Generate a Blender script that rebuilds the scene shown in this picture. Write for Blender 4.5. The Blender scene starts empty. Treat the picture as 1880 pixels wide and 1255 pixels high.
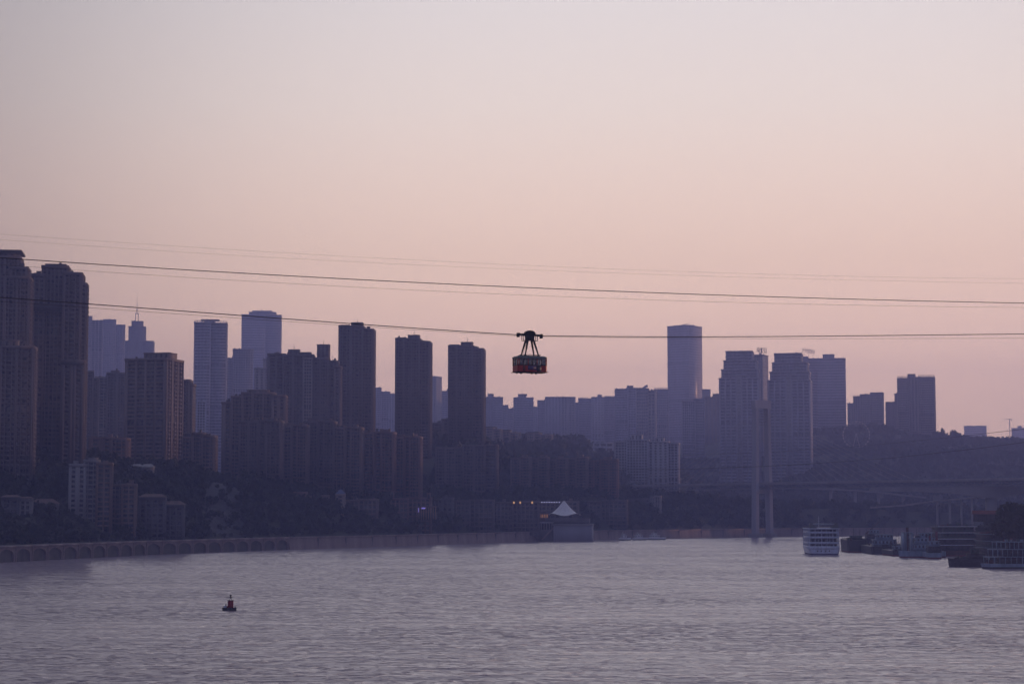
import bpy, math, random
import numpy as np
from mathutils import Vector, Matrix

R = math.radians
scene = bpy.context.scene
COL = scene.collection

# ---------------------------------------------------------------- camera
F = 3655.0                      # focal length in photograph pixels (70 mm lens)
CX, CY, HOR, EYE = 940.0, 627.5, 935.0, 30.0
TH = math.atan((HOR - CY) / F)
cam_data = bpy.data.cameras.new('camera')
cam_data.sensor_width = 36.0
cam_data.lens = 36.0 * F / 1880.0
cam_data.clip_start = 1.0
cam_data.clip_end = 20000.0
cam = bpy.data.objects.new('camera', cam_data)
COL.objects.link(cam)
cam.location = (0, 0, EYE)
cam.rotation_euler = (math.pi / 2 + TH, 0, 0)
scene.camera = cam

# ---------------------------------------------------------------- sky and sun
SUN_AZ, SUN_EL = 62.0, 3.2      # degrees right of the view axis, above the horizon
sundir = Vector((math.sin(R(SUN_AZ)) * math.cos(R(SUN_EL)), math.cos(R(SUN_AZ)) * math.cos(R(SUN_EL)), math.sin(R(SUN_EL))))
world = bpy.data.worlds.new('World')
scene.world = world
world.use_nodes = True
nt = world.node_tree
nt.nodes.clear()
N, L = nt.nodes.new, nt.links.new
wout = N('ShaderNodeOutputWorld')
wbg = N('ShaderNodeBackground')
L(wbg.outputs[0], wout.inputs[0])
tc = N('ShaderNodeTexCoord')
sep = N('ShaderNodeSeparateXYZ')
L(tc.outputs['Generated'], sep.inputs[0])
def ramp(stops):
    n = N('ShaderNodeValToRGB')
    e = n.color_ramp.elements
    while len(e) < len(stops):
        e.new(0.5)
    for k, (p, c) in zip(e, stops):
        k.position = p
        k.color = (*c, 1)
    return n
SKY_GLOW = [(0.0, (1.5, .97, .68)), (.064, (1.77, 1.14, .79)), (.124, (1.32, .93, .69)), (.20, (1.09, .915, .80)), (.26, (.94, .86, .83)), (.45, (.86, .81, .83)), (1.0, (.48, .49, .60))]
SKY_AWAY = [(0.0, (.27, .22, .37)), (.08, (.29, .24, .39)), (.25, (.31, .28, .44)), (.5, (.28, .30, .45)), (1.0, (.28, .31, .46))]
rg, ra = ramp(SKY_GLOW), ramp(SKY_AWAY)
L(sep.outputs['Z'], rg.inputs[0])
L(sep.outputs['Z'], ra.inputs[0])
dotn = N('ShaderNodeVectorMath'); dotn.operation = 'DOT_PRODUCT'
GAZ = R(9.0)
dotn.inputs[1].default_value = (math.sin(GAZ), math.cos(GAZ), 0.0)
L(tc.outputs['Generated'], dotn.inputs[0])
mr = N('ShaderNodeMapRange'); mr.interpolation_type = 'SMOOTHSTEP'
mr.inputs['From Min'].default_value = -0.2
mr.inputs['From Max'].default_value = 1.02
L(dotn.outputs['Value'], mr.inputs['Value'])
mx = N('ShaderNodeMix'); mx.data_type = 'RGBA'
L(mr.outputs[0], mx.inputs['Factor'])
L(ra.outputs[0], mx.inputs[6])
L(rg.outputs[0], mx.inputs[7])
sky = N('ShaderNodeTexSky')
sky.sky_type = 'NISHITA'
sky.sun_disc = False
sky.sun_elevation = R(SUN_EL)
sky.sun_rotation = R(SUN_AZ)
sky.dust_density = 4.0
add = N('ShaderNodeMix'); add.data_type = 'RGBA'; add.blend_type = 'ADD'
sc_ = N('ShaderNodeMix'); sc_.data_type = 'RGBA'; sc_.blend_type = 'MULTIPLY'
sc_.inputs['Factor'].default_value = 1.0
L(sky.outputs[0], sc_.inputs[6])
sc_.inputs[7].default_value = (.010, .009, .012, 1)
add.inputs['Factor'].default_value = 1.0
L(mx.outputs[2], add.inputs[6])
L(sc_.outputs[2], add.inputs[7])
# brighter sky round the place where the sun is going down
dot2 = N('ShaderNodeVectorMath'); dot2.operation = 'DOT_PRODUCT'
GA, GE = R(6.0), R(9.0)
dot2.inputs[1].default_value = (math.sin(GA) * math.cos(GE), math.cos(GA) * math.cos(GE), math.sin(GE))
L(tc.outputs['Generated'], dot2.inputs[0])
mr2 = N('ShaderNodeMapRange'); mr2.interpolation_type = 'SMOOTHSTEP'
mr2.inputs['From Min'].default_value = .915
mr2.inputs['From Max'].default_value = 1.0
mr2.inputs['To Min'].default_value = .56
mr2.inputs['To Max'].default_value = 1.06
L(dot2.outputs['Value'], mr2.inputs['Value'])
L(mr2.outputs[0], wbg.inputs['Strength'])
L(add.outputs[2], wbg.inputs['Color'])

sun_data = bpy.data.lights.new('sun', 'SUN')
sun_data.energy = 2.6
sun_data.angle = R(0.8)
sun_data.color = (1.0, .52, .30)
sun = bpy.data.objects.new('sun', sun_data)
COL.objects.link(sun)
sun.rotation_euler = (-sundir).to_track_quat('-Z', 'Y').to_euler()
sun.location = (600, 300, 900)

vs = scene.view_settings
vs.view_transform = 'Standard'
vs.look = 'None'
vs.exposure = 0.0
vs.gamma = 1.0
vs.use_curve_mapping = False
scene.render.engine = 'CYCLES'
scene.cycles.use_denoising = True
scene.cycles.max_bounces = 6
scene.cycles.transparent_max_bounces = 12
scene.cycles.volume_bounces = 1
HAZE_DENSITY, HAZE_COLOR, HAZE_ANISO = 1.72e-4, (.37, .45, .93), 0.5

# ---------------------------------------------------------------- pixels to places
CT, ST_ = math.cos(TH), math.sin(TH)
def fd(D):
    """distances behind the far bank, stretched into the depth of the city"""
    return D if D <= 2150 else min(2150 + (D - 2150) * 3.0, 7600)
def at(px, py, D):
    u, v = (px - CX) / F, (CY - py) / F
    dy = CT - v * ST_
    t = D / dy
    return Vector((u * t, D, EYE + (ST_ + v * CT) * t))
def on_plane(px, py, z=0.0):
    u, v = (px - CX) / F, (CY - py) / F
    dz = ST_ + v * CT
    t = (z - EYE) / dz
    return Vector((u * t, (CT - v * ST_) * t, z))

# ---------------------------------------------------------------- materials
MATS = {}
def mat(name, color, rough=.7, metal=0.0, var=.25, scale=.15, bump=0.0, streak=False, emit=None, spec=.5, coords='Object'):
    if name in MATS:
        return MATS[name]
    m = bpy.data.materials.new(name)
    m.use_nodes = True
    t = m.node_tree
    b = t.nodes['Principled BSDF']
    b.inputs['Roughness'].default_value = rough
    b.inputs['Metallic'].default_value = metal
    b.inputs['Specular IOR Level'].default_value = spec
    if var > 0:
        c = t.nodes.new('ShaderNodeTexCoord')
        mp = t.nodes.new('ShaderNodeMapping')
        mp.inputs['Scale'].default_value = (1, 1, .12) if streak else (1, 1, 1)
        t.links.new(c.outputs[coords], mp.inputs[0])
        n = t.nodes.new('ShaderNodeTexNoise')
        n.inputs['Scale'].default_value = scale
        n.inputs['Detail'].default_value = 5
        t.links.new(mp.outputs[0], n.inputs['Vector'])
        r = t.nodes.new('ShaderNodeValToRGB')
        r.color_ramp.elements[0].position = .3
        r.color_ramp.elements[1].position = .7
        r.color_ramp.elements[0].color = (*[x * (1 - var) for x in color], 1)
        r.color_ramp.elements[1].color = (*[min(1, x * (1 + var)) for x in color], 1)
        t.links.new(n.outputs['Fac'], r.inputs[0])
        t.links.new(r.outputs[0], b.inputs['Base Color'])
        if bump:
            bp = t.nodes.new('ShaderNodeBump')
            bp.inputs['Strength'].default_value = bump
            t.links.new(n.outputs['Fac'], bp.inputs['Height'])
            t.links.new(bp.outputs[0], b.inputs['Normal'])
    else:
        b.inputs['Base Color'].default_value = (*color, 1)
    if emit:
        b.inputs['Emission Color'].default_value = (*emit[0], 1)
        b.inputs['Emission Strength'].default_value = emit[1]
    MATS[name] = m
    return m

W = dict(
    brown=mat('brown_tile', (.165, .135, .13), .75, streak=True, scale=.2),
    umber=mat('umber_tile', (.125, .11, .115), .75, streak=True, scale=.2),
    red=mat('red_brown_tile', (.17, .115, .105), .75, streak=True, scale=.2),
    beige=mat('beige_stone', (.26, .22, .20), .8, streak=True, scale=.2),
    sand=mat('sand_render', (.19, .14, .115), .8, streak=True, scale=.2),
    grey=mat('grey_render', (.24, .24, .25), .8, streak=True, scale=.2),
    dark=mat('charcoal_panel', (.10, .10, .115), .6, streak=True, scale=.2),
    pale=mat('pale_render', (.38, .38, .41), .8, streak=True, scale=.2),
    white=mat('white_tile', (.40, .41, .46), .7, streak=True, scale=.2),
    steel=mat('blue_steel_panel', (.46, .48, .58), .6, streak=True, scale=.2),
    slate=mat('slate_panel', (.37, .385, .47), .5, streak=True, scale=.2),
)
GLASS = mat('window_glass', (.030, .036, .045), .22, var=.5, scale=.3, spec=.5)
def curtains(m):
    t = m.node_tree; b = t.nodes['Principled BSDF']
    base = b.inputs['Base Color'].links[0].from_socket
    c = t.nodes.new('ShaderNodeTexCoord'); n = t.nodes.new('ShaderNodeTexNoise'); n.inputs['Scale'].default_value = .42; n.inputs['Detail'].default_value = 0
    t.links.new(c.outputs['Object'], n.inputs['Vector'])
    r = t.nodes.new('ShaderNodeMapRange'); r.inputs['From Min'].default_value = .60; r.inputs['From Max'].default_value = .56
    t.links.new(n.outputs['Fac'], r.inputs['Value'])
    x = t.nodes.new('ShaderNodeMix'); x.data_type = 'RGBA'
    t.links.new(r.outputs[0], x.inputs['Factor']); t.links.new(base, x.inputs[6]); x.inputs[7].default_value = (.11, .105, .105, 1)
    t.links.new(x.outputs[2], b.inputs['Base Color'])
curtains(GLASS)
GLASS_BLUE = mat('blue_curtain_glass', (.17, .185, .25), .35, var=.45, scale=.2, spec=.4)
METAL = mat('dark_metal', (.06, .06, .065), .5, metal=.5, var=.2, scale=1)
CONC = mat('weathered_concrete', (.27, .215, .205), .85, var=.3, scale=.12, bump=.2, streak=True)
ROOFT = mat('roof_tile', (.15, .10, .09), .8, var=.3, scale=.8)
ROOFG = mat('grey_roof', (.26, .26, .28), .7, var=.3, scale=.4)

# ---------------------------------------------------------------- mesh helpers
def link(o, parent=None):
    COL.objects.link(o)
    if parent is not None:
        o.parent = parent
    return o
def tag(o, label=None, cat=None, group=None, kind=None):
    if label: o['label'] = label
    if cat: o['category'] = cat
    if group: o['group'] = group
    if kind: o['kind'] = kind
    return o
def empty(name, loc, rz=0.0, label=None, cat=None, group=None):
    o = bpy.data.objects.new(name, None)
    o.empty_display_size = 1
    link(o)
    o.location = loc
    o.rotation_euler = (0, 0, rz)
    return tag(o, label, cat, group)
def mesh_np(name, v, f):
    m = bpy.data.meshes.new(name)
    v = np.asarray(v, np.float32); f = np.asarray(f, np.int32)
    k = f.shape[1]
    m.vertices.add(len(v)); m.vertices.foreach_set('co', v.ravel())
    m.loops.add(f.size); m.loops.foreach_set('vertex_index', f.ravel())
    m.polygons.add(len(f)); m.polygons.foreach_set('loop_start', np.arange(0, f.size, k, dtype=np.int32))
    m.update(calc_edges=True)
    return m
BF = np.array([[0, 3, 2, 1], [4, 5, 6, 7], [0, 1, 5, 4], [1, 2, 6, 5], [2, 3, 7, 6], [3, 0, 4, 7]])
class MB:
    """collects boxes, tubes and free faces; build() links them as ONE mesh object"""
    def __init__(s):
        s.boxes = []; s.v = []; s.f = []
    def box(s, x0, x1, y0, y1, z0, z1):
        if x1 > x0 and y1 > y0 and z1 > z0:
            s.boxes.append((x0, x1, y0, y1, z0, z1))
        return s
    def poly(s, verts, faces):
        n = len(s.v)
        s.v += [tuple(p) for p in verts]
        s.f += [tuple(i + n for i in q) for q in faces]
        return s
    def prism(s, pts, z0, z1, top=None):
        """upright prism over a plan polygon (counter-clockwise); top = other polygon for a taper"""
        n = len(pts); top = top or pts
        vs_ = [(x, y, z0) for x, y in pts] + [(x, y, z1) for x, y in top]
        fs = [tuple(reversed(range(n))), tuple(range(n, 2 * n))] + [(i, (i + 1) % n, n + (i + 1) % n, n + i) for i in range(n)]
        return s.poly(vs_, fs)
    def tube(s, p0, p1, r0, r1=None, n=8):
        r1 = r0 if r1 is None else r1
        p0, p1 = Vector(p0), Vector(p1)
        d = (p1 - p0).normalized()
        a = d.orthogonal().normalized(); b = d.cross(a)
        vs_ = []
        for p, r in ((p0, r0), (p1, r1)):
            for i in range(n):
                t = 2 * math.pi * i / n
                vs_.append(p + a * (r * math.cos(t)) + b * (r * math.sin(t)))
        fs = [tuple(reversed(range(n))), tuple(range(n, 2 * n))] + [(i, (i + 1) % n, n + (i + 1) % n, n + i) for i in range(n)]
        return s.poly(vs_, fs)
    def path(s, pts, r, n=6):
        """round tube along a polyline"""
        pts = [Vector(p) for p in pts]
        vs_ = []; m = len(pts)
        for i, p in enumerate(pts):
            d = (pts[min(i + 1, m - 1)] - pts[max(i - 1, 0)]).normalized()
            a = d.cross(Vector((0, 0, 1))).normalized(); b = d.cross(a)
            for k in range(n):
                t = 2 * math.pi * k / n
                vs_.append(p + a * (r * math.cos(t)) + b * (r * math.sin(t)))
        fs = []
        for i in range(m - 1):
            for k in range(n):
                fs.append((i * n + k, i * n + (k + 1) % n, (i + 1) * n + (k + 1) % n, (i + 1) * n + k))
        return s.poly(vs_, fs)
    def lathe(s, c, prof, n=16):
        vs_ = []; m = len(prof)
        for r, z in prof:
            for k in range(n):
                t = 2 * math.pi * k / n
                vs_.append((c[0] + r * math.cos(t), c[1] + r * math.sin(t), c[2] + z))
        fs = [(i * n + k, i * n + (k + 1) % n, (i + 1) * n + (k + 1) % n, (i + 1) * n + k) for i in range(m - 1) for k in range(n)]
        fs += [tuple(reversed(range(n))), tuple(range((m - 1) * n, m * n))]
        return s.poly(vs_, fs)
    def mesh(s, name):
        if s.boxes and not s.v:
            b = np.array(s.boxes, np.float32)
            x0, x1, y0, y1, z0, z1 = b.T
            v = np.stack([np.stack(c, -1) for c in ((x0, y0, z0), (x1, y0, z0), (x1, y1, z0), (x0, y1, z0), (x0, y0, z1), (x1, y0, z1), (x1, y1, z1), (x0, y1, z1))], 1).reshape(-1, 3)
            f = (BF[None] + 8 * np.arange(len(b))[:, None, None]).reshape(-1, 4)
            return mesh_np(name, v, f)
        for x0, x1, y0, y1, z0, z1 in s.boxes:
            s.poly([(x0, y0, z0), (x1, y0, z0), (x1, y1, z0), (x0, y1, z0), (x0, y0, z1), (x1, y0, z1), (x1, y1, z1), (x0, y1, z1)], BF.tolist())
        s.boxes = []
        m = bpy.data.meshes.new(name)
        m.from_pydata(s.v, [], s.f)
        m.update()
        return m
    def build(s, name, material, parent=None, kind=None, smooth=False, label=None):
        if not s.boxes and not s.v:
            return None
        m = s.mesh(name)
        m.materials.append(material)
        if smooth:
            m.polygons.foreach_set('use_smooth', [True] * len(m.polygons))
        o = link(bpy.data.objects.new(name, m), parent)
        if kind: o['kind'] = kind
        if label: o['label'] = label
        return o
def copy_tree(o, parent=None):
    c = o.copy()
    COL.objects.link(c)
    c.parent = parent
    for ch in list(o.children):
        copy_tree(ch, c)
    return c

# ---------------------------------------------------------------- terrain
SHORE_PX = [(0, 1032), (270, 1018), (530, 1008), (700, 1003), (900, 996), (1100, 990), (1400, 985), (1600, 983), (1880, 981)]
SHORE = [on_plane(x, y).xy for x, y in SHORE_PX]
d0 = (SHORE[0] - SHORE[1]).normalized()
SHORE = [SHORE[0] + d0 * 900, SHORE[0] + d0 * 300] + SHORE + [Vector((1200, 2560)), Vector((3880, 2900))]
SH = np.array([tuple(p) for p in SHORE])
def shore_dist(x, y):
    """signed distance inland of the shoreline"""
    p = np.stack([np.asarray(x, float), np.asarray(y, float)], -1)
    best = np.full(p.shape[:-1], 1e18); sign = np.ones(p.shape[:-1])
    for a, b in zip(SH[:-1], SH[1:]):
        ab = b - a
        t = np.clip(((p - a) @ ab) / (ab @ ab), 0, 1)
        q = p - (a + t[..., None] * ab)
        d = np.hypot(q[..., 0], q[..., 1])
        sgn = np.sign(ab[0] * (p[..., 1] - a[1]) - ab[1] * (p[..., 0] - a[0]))
        m = d < best - 1e-9
        best = np.where(m, d, best); sign = np.where(m, sgn, sign)
    return best * sign
CTRL = [(0, 985, 1180), (-250, 985, 1000), (0, 950, 1250), (0, 885, 1350), (0, 828, 1430), (0, 800, 1700), (-300, 850, 1400), (100, 972, 1230), (150, 950, 1320), (150, 885, 1400), (150, 842, 1490),
        (300, 962, 1330), (300, 945, 1360), (300, 900, 1450), (300, 862, 1560), (300, 850, 1750), (400, 965, 1430), (400, 935, 1480), (400, 885, 1600), (400, 868, 1700),
        (500, 960, 1500), (500, 920, 1600), (500, 905, 1720), (550, 945, 1600), (650, 945, 1690), (650, 908, 1790), (650, 880, 1950), (800, 945, 1800), (800, 912, 1900), (800, 840, 2080), (850, 818, 2150),
        (950, 945, 1900), (950, 912, 2020), (980, 860, 2150), (980, 830, 2280), (980, 815, 2400), (980, 815, 2700), (1080, 940, 2000), (1080, 912, 2100), (1080, 845, 2350), (1080, 830, 2700),
        (1180, 940, 2130), (1180, 915, 2250), (1180, 850, 2600), (1180, 815, 3000), (1300, 945, 2230), (1300, 905, 2450), (1300, 870, 2700), (1300, 835, 3200), (1400, 955, 2300), (1450, 897, 2500), (1450, 820, 2850),
        (1550, 962, 2300), (1550, 925, 2380), (1560, 860, 2480), (1560, 832, 2550), (1580, 792, 2700), (1560, 790, 2820), (1700, 962, 2350), (1700, 905, 2450), (1700, 820, 2640), (1720, 812, 2740),
        (1765, 816, 2660), (1830, 836, 2600), (1890, 841, 2600), (1880, 905, 2420), (2000, 846, 2600), (1880, 870, 3200), (1750, 860, 3300), (1620, 800, 2760), (1500, 795, 2800),
        (0, 860, 3500), (400, 860, 3500), (800, 850, 3500), (1200, 850, 4000), (1600, 865, 4500), (1900, 870, 4800), (0, 885, 5800), (900, 885, 5800), (1900, 885, 5800), (-1500, 850, 3000), (3500, 860, 3500)]
CP = np.array([tuple(at(c[0], c[1], fd(c[2]))) for c in CTRL])
def ground(x, y):
    x = np.asarray(x, float); y = np.asarray(y, float)
    d2 = (x[..., None] - CP[:, 0]) ** 2 + (y[..., None] - CP[:, 1]) ** 2 + 400.0
    w = d2 ** -1.7
    z = (w * CP[:, 2]).sum(-1) / w.sum(-1)
    s = shore_dist(x, y)
    t = np.clip((s - 16) / 38, 0, 1); t = t * t * (3 - 2 * t)
    z = 9.0 * (1 - t) + z * t
    return np.where(s < 16, -6.0, z)
def gz(x, y):
    return float(ground(np.array(x), np.array(y)))
def terrain():
    xs = np.concatenate([np.arange(-3880, -800, 80), np.arange(-800, 1300, 12), np.arange(1300, 3881, 80)])
    ys = np.concatenate([np.arange(300, 1000, 40), np.arange(1000, 2600, 12), np.arange(2600, 4700, 20), np.arange(4700, 8251, 100)])
    X, Y = np.meshgrid(xs, ys)
    Z = ground(X, Y)
    rng = np.random.default_rng(3)
    Z = Z + np.where(Z > 0, rng.normal(0, .6, Z.shape), 0)
    v = np.stack([X, Y, Z], -1).reshape(-1, 3)
    n = len(xs)
    i = (np.arange(len(ys) - 1)[:, None] * n + np.arange(n - 1)[None]).ravel()
    f = np.stack([i, i + 1, i + n + 1, i + n], -1)
    zz = Z.ravel()
    f = f[(zz[f] > -5.9).any(1)]
    m = mesh_np('terrain', v, f)
    m.polygons.foreach_set('use_smooth', [True] * len(m.polygons))
    m.materials.append(mat('hillside_soil', (.055, .058, .038), .95, var=.5, scale=.03, bump=.4))
    return tag(link(bpy.data.objects.new('terrain', m)), 'wooded green hillside rising behind the river wall', kind='structure')
terrain()

# ---------------------------------------------------------------- river
WATER = (.33, .58, .85, .16)       # crest, wave and swell heights in metres, added constant tilt of the normals
def river():
    v = [(-3880, -250, 0), (3880, -250, 0), (3880, 8250, 0), (-3880, 8250, 0)]
    m = mesh_np('river', v, [[0, 1, 2, 3]])
    w = bpy.data.materials.new('river_water')
    w.use_nodes = True
    t = w.node_tree
    b = t.nodes['Principled BSDF']
    b.inputs['Base Color'].default_value = (.29, .235, .27, 1)
    b.inputs['Roughness'].default_value = .05
    b.inputs['IOR'].default_value = 2.05
    c = t.nodes.new('ShaderNodeTexCoord')
    def noise(scale, sx, sy, detail, rough=.55, rot=0.0):
        mp = t.nodes.new('ShaderNodeMapping')
        mp.inputs['Scale'].default_value = (sx, sy, 1)
        mp.inputs['Rotation'].default_value = (0, 0, rot)
        t.links.new(c.outputs['Object'], mp.inputs[0])
        n = t.nodes.new('ShaderNodeTexNoise')
        n.inputs['Scale'].default_value = scale
        n.inputs['Detail'].default_value = detail
        n.inputs['Roughness'].default_value = rough
        t.links.new(mp.outputs[0], n.inputs['Vector'])
        return n
    def math_(op, a, b=None, c_=None):
        n = t.nodes.new('ShaderNodeMath'); n.operation = op
        for k, v in enumerate((a, b, c_)):
            if v is None: continue
            if isinstance(v, (int, float)): n.inputs[k].default_value = v
            else: t.links.new(v, n.inputs[k])
        return n.outputs[0]
    def span(v, a, b, lo=0.0, hi=1.0):
        n = t.nodes.new('ShaderNodeMapRange'); n.interpolation_type = 'SMOOTHSTEP'
        n.inputs['From Min'].default_value = a; n.inputs['From Max'].default_value = b
        n.inputs['To Min'].default_value = lo; n.inputs['To Max'].default_value = hi
        t.links.new(v, n.inputs['Value'])
        return n.outputs[0]
    # calm surface with separate short crests; gusts make the crests steeper in patches
    gust = span(noise(.014, .40, 1.0, 4, .6, .1).outputs['Fac'], .36, .64, .35, 1.0)
    chop = span(noise(.80, .55, 1.0, 1.5, .5, .20).outputs['Fac'], .53, .74)
    wave = span(noise(.30, .50, 1.0, 1.0, .4, -.15).outputs['Fac'], .53, .78)
    h = math_('MULTIPLY_ADD', chop, WATER[0], math_('MULTIPLY', wave, WATER[1]))
    h = math_('MULTIPLY', h, gust)
    h = math_('MULTIPLY_ADD', noise(.09, .5, 1.0, 1.0, .4, .1).outputs['Fac'], WATER[2], h)
    # constant tilt of the normals to -Y, added so the water mirrors sky, not buildings
    sp = t.nodes.new('ShaderNodeSeparateXYZ'); t.links.new(c.outputs['Object'], sp.inputs[0])
    h = math_('MULTIPLY_ADD', sp.outputs['Y'], WATER[3], h)
    bp = t.nodes.new('ShaderNodeBump')
    bp.inputs['Distance'].default_value = 1.0
    bp.inputs['Strength'].default_value = 1.0
    t.links.new(h, bp.inputs['Height'])
    t.links.new(bp.outputs[0], b.inputs['Normal'])
    m.materials.append(w)
    tag(link(bpy.data.objects.new('river', m)), 'wide rippled river reflecting the dusk sky', kind='structure')
river()
# ---------------------------------------------------------------- river wall and promenade
WALL_TOP = 9.0
def seg_len(pts):
    return [0] + list(np.cumsum([(b - a).length for a, b in zip(pts[:-1], pts[1:])]))
def along(pts, s):
    c = seg_len(pts)
    for i in range(len(pts) - 1):
        if s <= c[i + 1] or i == len(pts) - 2:
            d = (pts[i + 1] - pts[i]).normalized()
            return pts[i] + d * (s - c[i]), d
def inland(pts, dist):
    out = []
    for i, p in enumerate(pts):
        d = (pts[min(i + 1, len(pts) - 1)] - pts[max(i - 1, 0)]).normalized()
        out.append(p + Vector((-d.y, d.x)) * dist)
    return out
def promenade():
    inn = inland(SHORE, 34); edge = inland(SHORE, 1.2)
    b = MB(); n = len(SHORE)
    vs_ = [(p.x, p.y, WALL_TOP - .05) for p in edge] + [(p.x, p.y, WALL_TOP + .4) for p in inn] + [(p.x, p.y, -3) for p in edge] + [(p.x, p.y, -3) for p in inn]
    fs = [(i, i + 1, n + i + 1, n + i) for i in range(n - 1)] + [(2 * n + i, 2 * n + i + 1, i + 1, i) for i in range(n - 1)]
    b.poly(vs_, fs)
    tag(b.build('promenade', mat('promenade_paving', (.12, .11, .10), .9, var=.3, scale=.2)), 'paved river promenade on top of the embankment', kind='structure')
promenade()

def bay_mesh(Lb, H=WALL_TOP):
    """one arched bay: front skin with an arch opening, soffit and recessed back wall"""
    b = MB(); p = 1.5; spring = 3.6; n = 12
    a0, a1 = p, Lb - p
    arc = [(a0, 0), (a0, spring)] + [(a0 + (a1 - a0) * .5 * (1 - math.cos(math.pi * k / n)), spring + 3.7 * math.sin(math.pi * k / n)) for k in range(1, n)] + [(a1, spring), (a1, 0)]
    top = 8.3
    for (xa, za), (xb, zb) in zip(arc[1:-1], arc[2:]):
        if xb > xa + 1e-6:
            b.poly([(xa, 0, za), (xb, 0, zb), (xb, 0, top), (xa, 0, top)], [(0, 1, 2, 3)])
    b.poly([(0, 0, -2), (a0, 0, -2), (a0, 0, top), (0, 0, top)], [(0, 1, 2, 3)])
    b.poly([(a1, 0, -2), (Lb, 0, -2), (Lb, 0, top), (a1, 0, top)], [(0, 1, 2, 3)])
    arc[0] = (a0, -2); arc[-1] = (a1, -2)
    for (xa, za), (xb, zb) in zip(arc[:-1], arc[1:]):
        b.poly([(xa, 0, za), (xa, 2.2, za), (xb, 2.2, zb), (xb, 0, zb)], [(0, 1, 2, 3)])
    b.box(.35, 1.15, -.5, .02, -2, top)                      # buttress
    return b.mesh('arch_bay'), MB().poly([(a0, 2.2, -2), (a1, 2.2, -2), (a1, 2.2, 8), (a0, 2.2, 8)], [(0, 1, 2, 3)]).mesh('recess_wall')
def river_wall():
    i_end = 2 + 2
    pts = SHORE[1:i_end + 1]
    total = seg_len(pts)[-1]
    nb = round(total / 19.6); Lb = total / nb
    root = empty('river_wall', (SHORE[2].x, SHORE[2].y, 0), 0, 'long river wall of repeated concrete arches at the left waterline', 'river wall')
    m, rw = bay_mesh(Lb); m.materials.append(CONC); rw.materials.append(mat('recess_shade', (.028, .026, .03), .9, var=.4, scale=.3, streak=True))  # back walls near black: shade of the recesses put into their colour
    cop = MB().box(-.02, Lb, -.9, 2.0, 8.3, 9.35).mesh('coping'); cop.materials.append(CONC)
    inv = Matrix.Translation(-root.location)
    for k in range(nb):
        p, d = along(pts, k * Lb + .01)
        q, _ = along(pts, (k + 1) * Lb)
        ang = math.atan2((q - p).y, (q - p).x)
        o = link(bpy.data.objects.new('arch_bay', m), root)
        o.location = Vector((p.x, p.y, 0)) - root.location; o.rotation_euler = (0, 0, ang)
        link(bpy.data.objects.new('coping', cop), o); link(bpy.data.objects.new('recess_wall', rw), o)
    # plain wall farther on, in long cast panels
    pts = SHORE[i_end:-1]
    total = seg_len(pts)[-1]
    root = empty('embankment_wall', (SHORE[i_end].x, SHORE[i_end].y, 0), 0, 'plain sloping concrete embankment wall between the arches and the bridge', 'embankment')
    nb = round(total / 38); Lb = total / nb
    pm = MB().poly([(0, -1.6, -2), (Lb - .5, -1.6, -2), (Lb - .5, 1.4, -2), (0, 1.4, -2), (0, .2, 8.2), (Lb - .5, .2, 8.2), (Lb - .5, 1.4, 8.2), (0, 1.4, 8.2)], BF.tolist()).mesh('wall_panel'); pm.materials.append(CONC)
    jm = MB().box(Lb - .55, Lb + .1, -.9, 1.2, -2, 8.1).mesh('joint_rib'); jm.materials.append(W['umber'])
    cm = MB().box(-.05, Lb, -.3, 1.5, 8.2, 9.3).mesh('coping'); cm.materials.append(CONC)
    for k in range(nb):
        p, d = along(pts, k * Lb); q, _ = along(pts, (k + 1) * Lb)
        ang = math.atan2((q - p).y, (q - p).x)
        o = link(bpy.data.objects.new('wall_panel', pm), root)
        o.location = Vector((p.x, p.y, 0)) - root.location; o.rotation_euler = (0, 0, ang)
        link(bpy.data.objects.new('coping', cm), o); link(bpy.data.objects.new('joint_rib', jm), o)
river_wall()

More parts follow.
